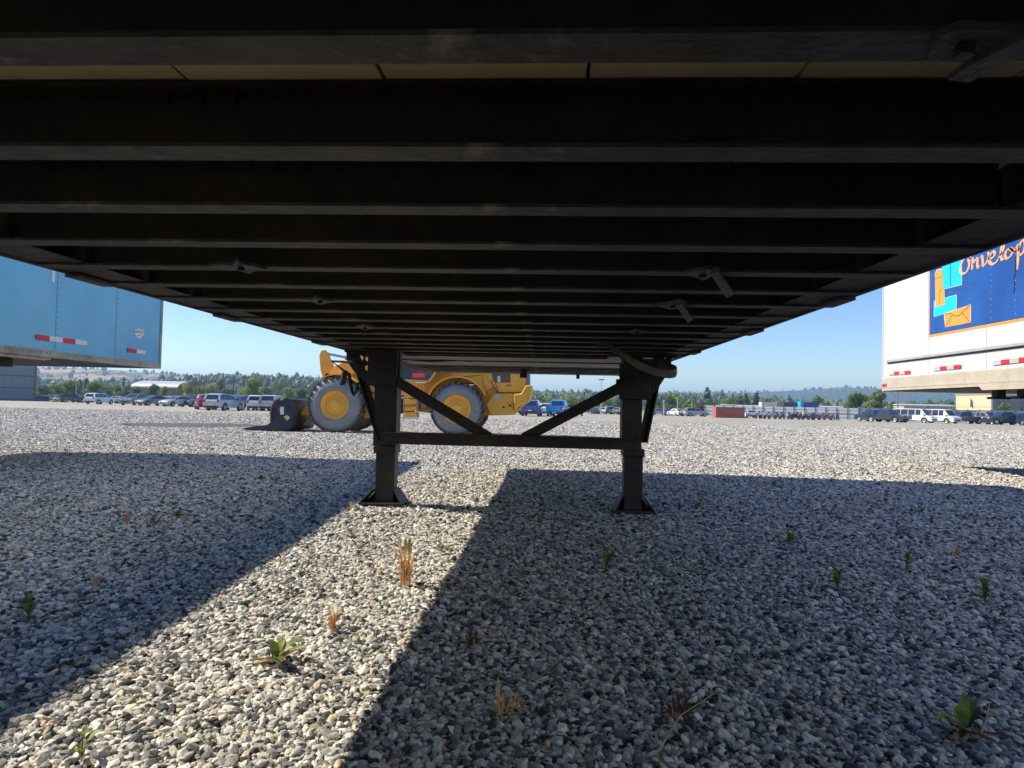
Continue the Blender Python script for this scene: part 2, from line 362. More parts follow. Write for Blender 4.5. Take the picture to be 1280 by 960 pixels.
# loose gravel: real stones on the near ground, thinning into the textured sheet
def gravel(name, y0, y1, spacing, size, seed, subd, margin=1.6, lift=.3, tilt=.7):
    rs = np.random.RandomState(seed)
    X = np.arange(-.86 * y1 - margin, .78 * y1 + margin, spacing); Y = np.arange(y0, y1, spacing * .87)
    gx, gy = np.meshgrid(X, Y); gx = gx + (np.arange(len(Y)) % 2)[:, None] * spacing * .5
    gx = gx.ravel() + rs.uniform(-.42, .42, gx.size) * spacing; gy = gy.ravel() + rs.uniform(-.42, .42, gy.size) * spacing
    k = (gx > -.86 * gy - margin) & (gx < .78 * gy + margin); gx, gy = gx[k], gy[k]
    k = ((gx - DC[0]) / DC[2]) ** 2 + ((gy - DC[1]) / DC[3]) ** 2 > rs.uniform(.8, 1.1, gx.size); gx, gy = gx[k], gy[k]
    s = size * np.clip(rs.lognormal(0, .33, gx.size), .45, 2.0)
    zz = np.array([gzn(a, b) for a, b in zip(gx, gy)]) + s * lift * rs.uniform(.1, 1.5, gx.size)
    me = bpy.data.meshes.new(name); me.vertices.add(len(gx)); me.vertices.foreach_set('co', np.stack([gx, gy, zz], 1).astype(np.float32).ravel())
    a = me.attributes.new('sc', 'FLOAT', 'POINT'); a.data.foreach_set('value', s.astype(np.float32))
    o = bpy.data.objects.new(name, me); col.objects.link(o); me.materials.append(M['stone'])
    t = bpy.data.node_groups.new(name, 'GeometryNodeTree')
    t.interface.new_socket('Geometry', in_out='INPUT', socket_type='NodeSocketGeometry'); t.interface.new_socket('Geometry', in_out='OUTPUT', socket_type='NodeSocketGeometry')
    N = t.nodes.new; L = t.links.new
    gi = N('NodeGroupInput'); go = N('NodeGroupOutput'); jn = N('GeometryNodeJoinGeometry')
    for k in range(9):
        ico = N('GeometryNodeMeshIcoSphere'); ico.inputs['Radius'].default_value = .5; ico.inputs['Subdivisions'].default_value = subd
        rv = N('FunctionNodeRandomValue'); rv.data_type = 'FLOAT_VECTOR'; rv.inputs[0].default_value = (-.20,) * 3; rv.inputs[1].default_value = (.20,) * 3; rv.inputs['Seed'].default_value = seed * 20 + k
        sp = N('GeometryNodeSetPosition'); L(ico.outputs[0], sp.inputs['Geometry']); L(rv.outputs[0], sp.inputs['Offset'])
        hull = N('GeometryNodeConvexHull'); L(sp.outputs[0], hull.inputs[0])
        tf = N('GeometryNodeTransform'); tf.inputs['Scale'].default_value = (1 + .25 * rs.rand(), .72 + .2 * rs.rand(), .42 + .28 * rs.rand()); L(hull.outputs[0], tf.inputs['Geometry'])
        sm = N('GeometryNodeSetMaterial'); sm.inputs['Material'].default_value = M['stone']; L(tf.outputs[0], sm.inputs['Geometry'])
        g2 = N('GeometryNodeGeometryToInstance'); L(sm.outputs[0], g2.inputs[0]); L(g2.outputs[0], jn.inputs[0])
    iop = N('GeometryNodeInstanceOnPoints'); L(gi.outputs[0], iop.inputs['Points']); L(jn.outputs[0], iop.inputs['Instance']); iop.inputs['Pick Instance'].default_value = True
    ri = N('FunctionNodeRandomValue'); ri.data_type = 'INT'; ri.inputs[4].default_value = 0; ri.inputs[5].default_value = 8; ri.inputs['Seed'].default_value = seed; L(ri.outputs[2], iop.inputs['Instance Index'])
    rr = N('FunctionNodeRandomValue'); rr.data_type = 'FLOAT_VECTOR'; rr.inputs[0].default_value = (-tilt, -tilt, -pi); rr.inputs[1].default_value = (tilt, tilt, pi); rr.inputs['Seed'].default_value = seed + 5
    er = N('FunctionNodeEulerToRotation'); L(rr.outputs[0], er.inputs[0]); L(er.outputs[0], iop.inputs['Rotation'])
    na = N('GeometryNodeInputNamedAttribute'); na.data_type = 'FLOAT'; na.inputs['Name'].default_value = 'sc'; L(na.outputs[0], iop.inputs['Scale'])
    L(iop.outputs[0], go.inputs[0])
    md = o.modifiers.new('stones', 'NODES'); md.node_group = t
    tag(o, kind='stuff')
gravel('gravel', .75, 4.2, .0102, .0142, 3, 2, 1.0)
gravel('gravel', 4.2, 8.5, .0134, .0172, 4, 2, 1.2)
gravel('gravel', 8.5, 14.0, .0195, .0240, 5, 1, 1.2, .2, .55)
gravel('gravel', 14.0, 24.0, .030, .032, 6, 1, 1.5, .06, .5)
gravel('gravel', 24.0, 46.0, .064, .058, 7, 1, 1.5, .03, .45)

# a long dark patch on the gravel left of the loader's bucket
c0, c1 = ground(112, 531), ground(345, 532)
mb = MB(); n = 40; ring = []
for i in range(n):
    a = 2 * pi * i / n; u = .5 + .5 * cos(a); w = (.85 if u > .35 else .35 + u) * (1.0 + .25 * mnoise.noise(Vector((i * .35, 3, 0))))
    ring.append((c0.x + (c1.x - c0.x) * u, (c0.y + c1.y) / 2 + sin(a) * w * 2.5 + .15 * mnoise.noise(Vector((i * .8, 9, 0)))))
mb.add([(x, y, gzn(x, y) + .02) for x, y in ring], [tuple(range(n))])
tag(mb.build('dark_ground_patch', M['darkpatch'], origin=(c0.x, c0.y, 0)), kind='structure')

# ------------------------------------------------------------------ hills
def crest_fn(pts):
    a = np.array(pts, float)
    return lambda px: float(np.interp(px, a[:, 0], a[:, 1]))
def ridge(name, pts, Y0, D, matr, amp, nseg=200, rows=14, seed=1):
    fn = crest_fn(pts); x0, x1 = pts[0][0], pts[-1][0]; V = []; heights = {}
    for j in range(rows + 3):
        for i in range(nseg + 1):
            px = x0 + (x1 - x0) * i / nseg; top = hitY(px, fn(px), D)
            if j <= rows:
                t = j / rows; y = Y0 + (D - Y0) * t; f = t * t * (3 - 2 * t)
            else:
                t = 1 + (j - rows) * .2; y = D * t; f = max(0, 1 - (j - rows) * .5)
            x = top.x * y / D; z = -2 + (top.z + 2) * f + (amp * mnoise.fractal(Vector((x, y, seed)) * .006, .9, 2.2, 5) * sin(pi * min(1, t)) if t < 1 else amp * .25 * mnoise.fractal(Vector((x, y, seed)) * .012, .9, 2.2, 4))
            V.append((x, y, z))
    w = nseg + 1
    f = [(j * w + i, j * w + i + 1, (j + 1) * w + i + 1, (j + 1) * w + i) for j in range(rows + 2) for i in range(nseg)]
    me = bpy.data.meshes.new(name); me.from_pydata(V, [], f); me.materials.append(matr); me.shade_smooth()
    o = bpy.data.objects.new(name, me); col.objects.link(o); tag(o, kind='structure')
    return np.array(V).reshape(rows + 3, w, 3)
HA = [(-500, 470), (-100, 476), (40, 479), (110, 481), (180, 481), (220, 479), (260, 475.5), (300, 474), (345, 475), (400, 478), (500, 482), (600, 489), (680, 495), (740, 495.5), (800, 498.5), (850, 499), (900, 501), (960, 503.5), (1020, 506), (1100, 509), (1280, 512), (1700, 526)]
HB = [(-900, 440), (-100, 452), (0, 456), (60, 459.5), (120, 462), (170, 465), (230, 469.5), (300, 475), (400, 482), (560, 492)]
HC = [(250, 484), (400, 486), (500, 488), (640, 491), (760, 491), (880, 491.5), (960, 490.5), (1000, 488.5), (1040, 486), (1060, 484.5), (1075, 485.5), (1110, 487), (1180, 488), (1280, 491), (1700, 505)]
GA = ridge('wooded_hill', HA, 330, 720, M['hillwood'], 5, seed=1)
GB = ridge('grassy_hill', HB, 800, 1600, M['hillgrass'], 9, seed=2)
GC = ridge('far_hills', HC, 1500, 2700, M['hillfar'], 12, seed=3)

def forest(name, grid, count, hmin, hmax, matr, seed, rows=(3, 15), dens=None):
    rs = random.Random(seed); mb_v = []; mb_f = []
    R_, C_ = grid.shape[:2]
    for _ in range(count):
        j = rs.uniform(rows[0], rows[1] - .01); i = rs.uniform(0, C_ - 1.01); j0, i0 = int(j), int(i); fj, fi = j - j0, i - i0
        p = (grid[j0, i0] * (1 - fj) * (1 - fi) + grid[j0 + 1, i0] * fj * (1 - fi) + grid[j0, i0 + 1] * (1 - fj) * fi + grid[j0 + 1, i0 + 1] * fj * fi)
        if dens and mnoise.noise(Vector((p[0], p[1], 5)) * .01) < dens: continue
        h = rs.uniform(hmin, hmax) * (1.5 if rs.random() < .08 else 1); con = rs.random() < .35; n0 = len(mb_v)
        w = h * (.22 if con else rs.uniform(.35, .55)); k = 6; ph = rs.uniform(0, 6)
        lev = [(0, .9), (.45, .75), (1, .03)] if con else [(.0, .75), (.35, 1.0), (.75, .72), (1, .2)]
        for (t, r) in lev:
            for a in range(k):
                rr = w * r * rs.uniform(.7, 1.25); an = ph + a * 2 * pi / k
                mb_v.append((p[0] + cos(an) * rr, p[1] + sin(an) * rr, p[2] + h * (t + rs.uniform(-.05, .05))))
        for q in range(len(lev) - 1):
            for a in range(k): mb_f.append((n0 + q * k + a, n0 + q * k + (a + 1) % k, n0 + (q + 1) * k + (a + 1) % k, n0 + (q + 1) * k + a))
        mb_f.append(tuple(range(n0 + (len(lev) - 1) * k, n0 + len(lev) * k)))
    me = bpy.data.meshes.new(name); me.from_pydata(mb_v, [], mb_f); me.materials.append(matr)
    o = bpy.data.objects.new(name, me); col.objects.link(o); tag(o, kind='stuff')
forest('hillside_woodland', GA, 7500, 2.2, 6, leafmat('ridge_tree_foliage', (.03, .06, .035), (.11, .16, .07), .02, .1), 3, (6, 15))
forest('hillside_woodland', GB, 1500, 4, 8, leafmat('hill_scrub_foliage', (.03, .05, .03), (.07, .09, .05), .02, .1), 5, (2, 16), .0)
forest('hillside_woodland', GC, 2500, 6, 11, leafmat('far_tree_foliage', (.03, .05, .03), (.06, .09, .05), .02, .1), 6, (4, 15), -.05)

# ------------------------------------------------------------------ the trailer overhead
XL, XR, ZB, YF, YR = -1.553, 1.035, 1.19, 8.24, -5.5
XC = (XL + XR) / 2
T = thing('box_trailer', 'black steel underside of the parked box trailer overhead, with landing legs standing on the gravel', 'trailer', (XC, 2.0, 0))
beam = MB(); bx0, bx1 = XL + .165, XR - .165
beam.box(bx0, bx1, -.003, .003, ZB + .007, ZB + .097).box(bx0, bx1, -.030, .030, ZB + .097, ZB + .1034)
# bolt lugs under the top flange
for k in range(3):
    for c in (-1.05, -.62, -.12, .35, .8): beam.box(c + k * .055, c + k * .055 + .008, -.012, -.003, ZB + .079, ZB + .097)
bme = beam.mesh('cross_member', M['steel'], WM[T.name].inverted())
M['flange'] = mat('dusty_bottom_flange', (.085, .076, .064), .6, 0, .35, 12, (.26, .235, .20), .61, .3, 60, .35, sharp=.05)
fl = MB(); fl.box(XL + .0125, XR - .0125, -.030, .030, ZB, ZB + .0065); flme = fl.mesh('bottom_flange', M['flange'], WM[T.name].inverted())
for k in range(-12, 24):
    o = link_mesh('cross_member', bme, T, (0, .716 + .305 * k, 0)); o.rotation_euler = (0, 0, rnd.uniform(-.002, .002))
    f_ = link_mesh('bottom_flange', flme, o)
nplank = 8; pw = (XR - XL - .10) / nplank
ple = MB(); ple.box(-pw / 2 + .003, pw / 2 - .003, YR + .1 - 2, YF - .1 - 2, 0, .035)
pme = ple.mesh('floor_plank', M['wood'])
for k in range(nplank):
    o = link_mesh('floor_plank', pme, T, (XL + .05 + pw * (k + .5) - XC, 0, ZB + .1055 + .0007 * (k % 3)))
for (xa, s, nm) in ((XL, 1, 'side_rail'), (XR, -1, 'side_rail')):
    mb = MB(); a, b = sorted((xa, xa + s * .16)); mb.box(a, b, YR, YF - .1, ZB + .0078, ZB + .0102)
    a, b = sorted((xa, xa + s * .012)); mb.box(a, b, YR, YF - .1, ZB - .0006, ZB + .2995)
    mb.build('side_rail', M['rail'], T)
    for k in range(-2, 24):
        y = .716 + .305 * k
        c = MB(); a, b = sorted((xa + s * .125, xa + s * .163)); c.box(a, b, y - .035, y + .035, ZB + .0105, ZB + .09)
        a, b = sorted((xa + s * .03, xa + s * .163)); c.box(a, b, y - .004, y + .004, ZB + .0105, ZB + .085)
        c.build('end_clip', M['rail'], T)
    for y, l in ((2.05, .26), (3.0, .30), (4.3, .3), (5.5, .2)):
        a, b = sorted((xa - s * .006, xa + s * .045)); MB().box(a, b, y + (.25 if s < 0 else 0), y + l * .7 + (.25 if s < 0 else 0), ZB - .009, ZB + .001).build('splice_plate', M['rail'], T)
    a, b = sorted((xa - s * .004, xa + s * .03)); MB().box(a, b, YR, YF, ZB + .3, 4.36).build('side_wall', M['vanwhite'], T)
MB().box(XL + .03, XR - .03, YF - .05, YF, ZB + .02, 4.36).build('front_wall', M['vanwhite'], T)
MB().box(XL + .03, XR - .03, YR, YR + .05, ZB + .02, 4.36).build('rear_door', M['vanwhite'], T)
MB().box(XL + .03, XR - .03, YR + .05, YF - .05, 4.32, 4.36).build('roof', M['vanwhite'], T)
# coupler plate and front bolster
cp = MB(); cp.box(XC - 1.05, XC + 1.05, 5.3, 5.72, ZB - .012, ZB - .002).box(XC - 1.05, XC + 1.05, 5.82, 6.4, ZB - .016, ZB - .003)
cp.build('coupler_plate', M['couple'], T)
MB().cyl((XC, 7.3, ZB - .09), (XC, 7.3, ZB - .003), .04, 16).build('kingpin', M['gear'], T, 40)
MB().box(XL + .02, XR - .02, 8.02, YF - .052, ZB + .002, ZB + .05).build('front_bolster', M['gear'], T, bevel=.004)
MB().box(XL + .02, XR - .02, YF - .05, YF + .008, ZB - .004, ZB + .018).build('front_rail', M['couple'], T)
MB().box(XC + .62, XC + .66, YF - .04, YF + .005, ZB - .05, ZB - .005).build('drain_stub', M['gear'], T)

def flat(pts, z, t, name, m_, par):
    mb = MB(); mb.prism([hitZ(px, py, z) for px, py in pts], (0, 0, t)); return mb.build(name, m_, par)
BR = [([(853, 343), (870, 339), (886, 336), (899, 338), (890, 345), (880, 351), (870, 347)], [(888, 343), (897, 340), (918, 368), (908, 373)]),
      ([(817, 382), (835, 380), (850, 376), (858, 380), (848, 386), (838, 387)], [(845, 383), (852, 380), (866, 400), (860, 404)]),
      ([(785, 416), (795, 413), (806, 414), (798, 418)], None),
      ([(1158, 75), (1175, 45), (1200, 36), (1275, 40), (1225, 75), (1200, 78)], [(1185, 100), (1215, 80), (1280, 48), (1310, 60), (1235, 87), (1213, 104)]),
      ([(262, 330), (290, 332), (296, 325), (300, 330), (315, 332), (334, 338), (318, 339), (312, 343), (298, 338), (288, 335)], None),
      ([(386, 376), (395, 372), (402, 374), (418, 377), (400, 381)], None), ([(446, 409), (455, 406), (468, 410), (457, 413)], None)]
for base, strip in BR:
    b = flat(base, ZB - .010, .009, 'bracket', M['scuff'], T)
    c_ = sum((hitZ(px, py, ZB - .012) for px, py in base), Vector()) / len(base); MB().cyl(c_, c_ + Vector((0, 0, -.010)), .010, 6).build('bolt', M['gear'], b)
    if strip: flat(strip, ZB - .018, .007, 'bracket_strip', M['scuff'], b)

# landing gear: everything stands at Y = 5.0 .. 5.2
YL = 5.0
def P(px, py, Y=YL): return hitY(px, py, Y)
def pxbox(mb, px0, px1, py0, py1, Y0=YL, dep=.15, base=None):
    a, b = P(px0, py0, Y0), P(px1, py0, Y0); z1 = P((px0 + px1) / 2, py0, Y0).z; z0 = P((px0 + px1) / 2, py1, Y0).z
    mb.box(a.x, b.x, Y0, Y0 + dep, z0, z1); return a.x, b.x, z0, z1
for side, (ox0, ox1, ix0, ix1, coll, padx, pady) in enumerate(((469, 497.5, 468, 492, (467, 494.5), (450, 504), 633), (779, 804, 780, 804, (779, 806), (767, 818), 642))):
    cxp = (ox0 + ox1) / 2; crx = P(cxp, 500).x
    mb = MB(); yb = 558 if side == 0 else 562
    x0, x1, z0, z1 = pxbox(mb, ox0, ox1, 440, yb, YL, .16); mb.v[4:] = [Vector((v.x, v.y, ZB - .001)) for v in mb.v[4:]]
    leg = mb.build('landing_leg', M['gear'], T, bevel=.008)
    c = MB(); a, b = P(coll[0], 560), P(coll[1], 560); zc = P(cxp, yb).z; c.box(a.x, b.x, YL - .008, YL + .17, zc - .055, zc + .004); c.build('collar', M['gear'], leg, bevel=.006)
    c = MB(); a, b = P(ix0, 600), P(ix1, 600); c.box(a.x, b.x, YL + .015, YL + .14, .03, zc); c.build('inner_leg', M['gear'], leg, bevel=.008)
    ia, ib = a.x, b.x
    pa, pb = P(padx[0], pady).x, P(padx[1], pady).x
    foot = MB(); foot.box(pa, pb, YL - .06, YL + .20, .028, .042).build('foot_plate', M['gear'], T, bevel=.004)
    foot = bpy.data.objects[[o.name for o in T.children if o.name.startswith('foot_plate')][-1]]
    for y in (YL + .155,):
        g = MB(); g.prism([(ia, y, .13), (ib, y, .13), (pb - .02, y, .043), (pa + .02, y, .043)], (0, .012, 0)); g.build('gusset', M['gear'], foot)
    for (xi, xo) in ((ia, pa + .015), (ib, pb - .015)):
        g = MB(); g.prism([(xi, YL - .012, .14), (xi, YL + .155, .14), (xo, YL + .19, .043), (xo, YL - .05, .043)], (.010 if xi == ib else -.010, 0, 0)); g.build('gusset', M['gear'], foot)
    # two bolts on the leg
    g = MB()
    for zz in (.52, .60):
        for xx in (x0 + .035, x1 - .035): MB().cyl((xx, YL - .012, zz), (xx, YL, zz), .011, 6).build('bolt', M['gear'], leg)
# cross bar (angle iron) and V braces
a, b = P(479, 550, YL - .03), P(801, 552.5, YL - .03)
zc = (a.z + b.z) / 2; cb = MB(); cb.box(a.x, b.x, YL - .034, YL - .026, zc - .045, zc + .045).box(a.x, b.x, YL - .086, YL - .034, zc + .037, zc + .045)
cb.build('cross_bar', M['gear'], T, bevel=.002)
for (p, q) in (((480, 467), (612, 547)), ((654, 548), (787, 478))):
    a, b = P(*p, YL - .045), P(*q, YL - .045); mb = MB(); mb.bar(a, b, .008, .078, (0, 1, 0) if False else (0, 0, 1)); mb.bar(a + Vector((0, -.022, .034)), b + Vector((0, -.022, .034)), .042, .008)
    mb.build('diagonal_brace', M['gear'], T)
mb = MB(); a = P(770, 474, YL - .052); b = P(792, 494, YL - .052); mb.box(a.x, b.x, YL - .056, YL - .05, b.z, a.z); mb.build('brace_plate', M['gear'], T, bevel=.003)
for (p, q) in (((440, 440), (475, 550)), ((825, 464), (806, 553))):
    a, b = P(*p, YL + .03), P(*q, YL + .03); a.y = YL + .02; b.y = YL - .006
    mb = MB(); mb.bar(a, b, .062, .010); mb.bar(a + Vector((.03 if p[0] < 600 else -.03, .02, 0)), b + Vector((.03 if p[0] < 600 else -.03, .02, 0)), .008, .045); mb.build('side_brace', M['gear'], T)
def to3L(u, v, w):
    p = P(u, v, YL - .012); return Vector((p.x, YL - .012 + w, p.z))
oval = lambda cx_, cy_, a, b, n=14: [(cx_ + a * cos(2 * pi * k / n), cy_ + b * sin(2 * pi * k / n)) for k in range(n)]
plate([(432, 427), (470, 430), (500, 436), (500, 474), (488, 482), (462, 482), (447, 470), (434, 452)], [oval(443, 445, 4, 1.3), oval(452, 447.5, 2.2, 3.5), oval(459.5, 447.5, 2.8, 4.2), oval(459, 460, 2.6, 3.6)], to3L, .008, 'wing_plate', M['gear'], T)
mb = MB(); a, b = P(432, 424), P(500, 436); mb.box(a.x, b.x, YL - .02, YL + .25, ZB - .015, ZB - .001); mb.build('mounting_flange', M['gear'], T)
mb = MB(); a, b = P(762, 436), P(846, 436); mb.box(a.x, b.x, YL - .02, YL + .25, ZB - .015, ZB - .001); mb.build('mounting_flange', M['gear'], T)
plate([(780, 455), (790, 449), (832, 449), (836, 434), (841, 437), (838, 462), (822, 486), (812, 500), (790, 500), (776, 488), (776, 470)], [oval(812.5, 466, 1.4, 2.2)], to3L, .008, 'wing_plate', M['gear'], T)
mb = MB(); a, b = P(774, 455, YL), P(812, 500, YL); mb.box(a.x, b.x, YL - .03, YL - .018, b.z, a.z); gb = mb.build('gearbox', M['gear'], T, bevel=.006)
mb = MB(); a, b = P(463, 437, YL), P(498, 482, YL); mb.box(a.x, b.x, YL - .075, YL - .018, b.z, a.z + .0); gb = mb.build('gearbox', M['gear'], T, bevel=.01)
mb = MB(); a, b = P(817, 440, YL), P(830, 472, YL); mb.box(a.x, b.x, YL - .01, YL + .05, b.z, ZB - .016); mb.build('hanger', M['gear'], T, bevel=.003)
# crank handle
h = MB(); Yc = YL - .06
h.tube([P(448, 453, Yc), P(414.5, 451.5, Yc), P(431, 464, Yc)], .010, 8); hd = h.build('crank_handle', M['gear'], T, 40)
h = MB(); h.cyl(P(432, 463, Yc), P(427.3, 481, Yc), .022, 14); h.build('grip', M['plastic'], hd, 40)
h = MB(); h.cyl(P(427.3, 481, Yc), P(427, 482.6, Yc), .018, 14, .014); h.build('grip_tip', M['chrome'], hd, 40)
h = MB(); h.tube([P(436, 466, Yc), P(440, 489, Yc), P(442, 494, Yc), P(445, 489, Yc), P(448, 478, Yc)], .013, 8); h.build('crank_hook', M['gear'], T, 40)
# rubber strap looping past the right leg
st = [(757, 430, 4.1), (766, 436, 4.15), (778, 444.5, 4.25), (790, 452, 4.33), (803, 459, 4.42), (818, 465, 4.5), (832, 467.5, 4.56), (843, 467.5, 4.6), (847.5, 464, 4.68), (842, 460.5, 4.8), (830, 457.5, 4.9), (818, 455, 4.99)]
mb = MB(); V = []
for i, (a, b, y) in enumerate(st):
    p = P(a, b, y); nn = (P(*st[min(i + 1, len(st) - 1)]) - P(*st[max(i - 1, 0)])).normalized().cross(Vector((0, 0, 1))).normalized() * .004
    w = .016 if i == 0 else (.026 if i < 3 else .033)
    tl = Vector((0, .0, w)); V += [p - nn - tl, p + nn - tl, p + nn + tl, p - nn + tl]
fs = [(i * 4 + k, i * 4 + (k + 1) % 4, (i + 1) * 4 + (k + 1) % 4, (i + 1) * 4 + k) for i in range(len(st) - 1) for k in range(4)] + [(0, 1, 2, 3), tuple(range(len(V) - 4, len(V)))]
mb.add(V, fs); o = mb.build('rubber_strap', M['rubber'], T, 50)
sb = o.modifiers.new('sub', 'SUBSURF'); sb.levels = sb.render_levels = 1
h = MB(); h.tube([P(745, 429.5, 4.08), P(752, 428.5, 4.08), P(760, 430, 4.09)], .012, 8); h.build('strap_bolt', M['scuff'], T, 40)
# an air line clipped under the front plate
h = MB(); h.tube([P(500, 449, 5.6), P(540, 452, 5.7), P(575, 450.5, 5.75), P(590, 452, 5.8)], .006, 6); h.build('air_line', M['couple'], T, 40)

# ------------------------------------------------------------------ blue trailer on the left
B = thing('box_trailer', 'light blue trailer with red and white tape beyond the left edge of the overhead trailer', 'trailer', (BX - 1.3, 4, 0))
def bz(px, py): return hitX(px, py, BX).z
zt = 4.12; zrail_top = bz(180, 452.3); zrail_bot = bz(185, 459.5)
seams = [BY1 - .04]; y = 8.17
while y > -5: seams.append(y); y -= 1.11
for a, b in zip(seams[1:], seams[:-1]):
    MB().box(BX - .02, BX, a + .012, b - .012, zrail_top + .002, zt - .1).build('side_panel', M['blue'], B)
    MB().box(BX - .02, BX + .006, a - .030, a + .009, zrail_top + .002, zt - .1).build('panel_seam', M['blue'], B)
MB().box(BX - 2.55, BX - .02, seams[-1], BY1 - .04, zrail_top + .05, zt).build('cargo_box', M['blue'], B)
MB().box(BX - .03, BX + .012, BY1 - .05, BY1, zrail_bot, zt).build('corner_post', M['alu'], B)
MB().box(BX - 2.6, BX - .03, BY1 - .04, BY1 - .01, zrail_bot, zt).build('front_wall', M['blue'], B)
MB().box(BX - .05, BX + .012, seams[-1], BY1 - .052, zrail_bot, zrail_top).build('bottom_rail', M['alu'], B)
MB().box(BX - .05, BX + .012, seams[-1], BY1 - .052, zt - .1, zt).build('top_rail', M['alu'], B)
MB().box(BX - 2.55, BX - .05, -4, BY1 - .06, zrail_bot + .02, zrail_bot + .1).build('coupler_plate', M['dark'], B)
mb = MB(); mb.prism([(BX - .10, 7.0, zrail_bot - .001), (BX - .10, 7.0, zrail_bot - .02), (BX - .10, 6.9, zrail_bot - .035), (BX - .10, 4.5, zrail_bot - .035), (BX - .10, 4.5, zrail_bot - .001)], (.09, 0, 0)); mb.build('gear_support', M['alu'], B)
mb = MB()
for y in np.arange(-4, 6.9, .305): mb.box(BX - 2.5, BX - .12, y, y + .05, zrail_bot - .03, zrail_bot + .018)
tag(mb.build('cross_member', M['rail'], B), kind='stuff')
MB().box(BX - .42, BX - .28, 6.62, 6.80, zrail_bot - .12, zrail_bot + .01).build('gear_foot', M['gear'], B)
for yy in (5.2,):
    MB().box(BX - .5, BX - .3, yy, yy + .14, .5, zrail_bot + .018).build('landing_leg', M['gear'], B)
    MB().box(BX - 2.3, BX - 2.1, yy, yy + .14, .1, zrail_bot + .018).build('landing_leg', M['gear'], B)
mb = MB(); rs = random.Random(4)
def riv(mb, x, y, z, r, s=1):
    mb.add([(x, y - r, z), (x, y, z - r), (x, y + r, z), (x, y, z + r), (x + s * r * .6, y, z)], [(0, 1, 4), (1, 2, 4), (2, 3, 4), (3, 0, 4)])
for s_ in seams[1:6]:
    for z in np.arange(zrail_top + .05, 3.4, .065):
        riv(mb, BX + .0065, s_ - .022, z, .006); riv(mb, BX + .0065, s_ + .002, z, .006)
for y in np.arange(3, BY1 - .08, .05):
    riv(mb, BX + .013, y, zrail_top - .03, .006)
    if rs.random() < .35: riv(mb, BX + .013, y, zrail_bot + .05, .008)
    if rs.random() < .5: riv(mb, BX + .0005, y, zrail_top + .03 + .0 * rs.random(), .0055)
for _ in range(120): riv(mb, BX + .0005, rs.uniform(4, 9.1), zrail_top + rs.uniform(.06, .75) ** 1.6, .005)
tag(mb.build('rivet', M['rivet'], B), kind='stuff')
def tapeX(px0, px1, py0, py1, X, mats, par, h, out):
    a, b = hitX(px0, py0, X), hitX(px1, py1, X); n = len(mats)
    for i, mm in enumerate(mats):
        ya, yb = a.y + (b.y - a.y) * i / n, a.y + (b.y - a.y) * (i + 1) / n; z = a.z + (b.z - a.z) * (i + .5) / n
        x0, x1 = sorted((X + out * .008, X + out * .0105)); y0, y1 = sorted((ya, yb)); MB().box(x0, x1, y0 + .001, y1 - .001, z - h / 2, z + h / 2).build('reflective_tape', mm, par)
tapeX(43.5, 108, 421, 429, BX, [M['tred'], M['twhite'], M['tred'], M['twhite']], B, .055, 1)
tapeX(158.5, 181, 437.7, 440.5, BX, [M['tred'], M['twhite']], B, .055, 1)
a, b = hitX(64.5, 352, BX), hitX(68.5, 335, BX); MB().box(BX + .002, BX + .004, a.y, b.y, a.z, b.z).build('white_marking', M['twhite'], B)
# shield-shaped maker's sticker with its small dark wordmark
def onX(px, py, X, out, off): p = hitX(px, py, X); return Vector((X + out * off, p.y, p.z))
sh = [(168.5, 411.5), (171, 412), (173.5, 410.5), (176, 412), (179, 412), (179.8, 415), (178.8, 419), (176, 422.5), (174, 423.5), (170.5, 421), (168.2, 417.5)]
mb = MB(); mb.prism([onX(u, v, BX, 1, .003) for u, v in sh], (.002, 0, 0)); s_ = mb.build('sticker', M['sticker'], B)
def strokes(paths, X, out, off, w, th, name, m_, par, conv=lambda u, v: (u, v)):
    mb = MB()
    for path in paths:
        pts = [onX(*conv(u, v), X, out, off) for u, v in path]
        for a, b in zip(pts, pts[1:]):
            if (b - a).length < 1e-5: continue
            d = (b - a).normalized(); nrm = Vector((1, 0, 0)).cross(d).normalized() * w / 2; e = d * w * .22
            mb.prism([a - e - nrm, b + e - nrm, b + e + nrm, a - e + nrm], (out * th, 0, 0))
    return mb.build(name, m_, par)
gl = [[(168.7, 413.6), (169.2, 415.6), (169.8, 413.9), (170.4, 415.7), (170.9, 413.7)], [(171.4, 415.8), (171.5, 413.8), (172.5, 413.8)], [(171.5, 414.8), (172.3, 414.8)], [(173.2, 413.9), (173.2, 416)], [(174.3, 413.9), (174.3, 416)], [(173.2, 415), (174.3, 415)], [(175, 414), (175, 416.2), (176.2, 416.3)], [(177, 416.4), (177, 414.2), (178.6, 414.3)], [(177, 415.3), (178.2, 415.4)],
      [(171.5, 418.5), (173, 419.6), (175, 418.8), (176.8, 419.8)]]
strokes(gl, BX, 1, .0055, .006, .001, 'wordmark', M['plastic'], s_)

_c = Vector((BX, BY1, 0)); B.location = Matrix.Rotation(BROT, 3, 'Z') @ (Vector(B.location) - _c) + _c; B.rotation_euler = (0, 0, BROT)
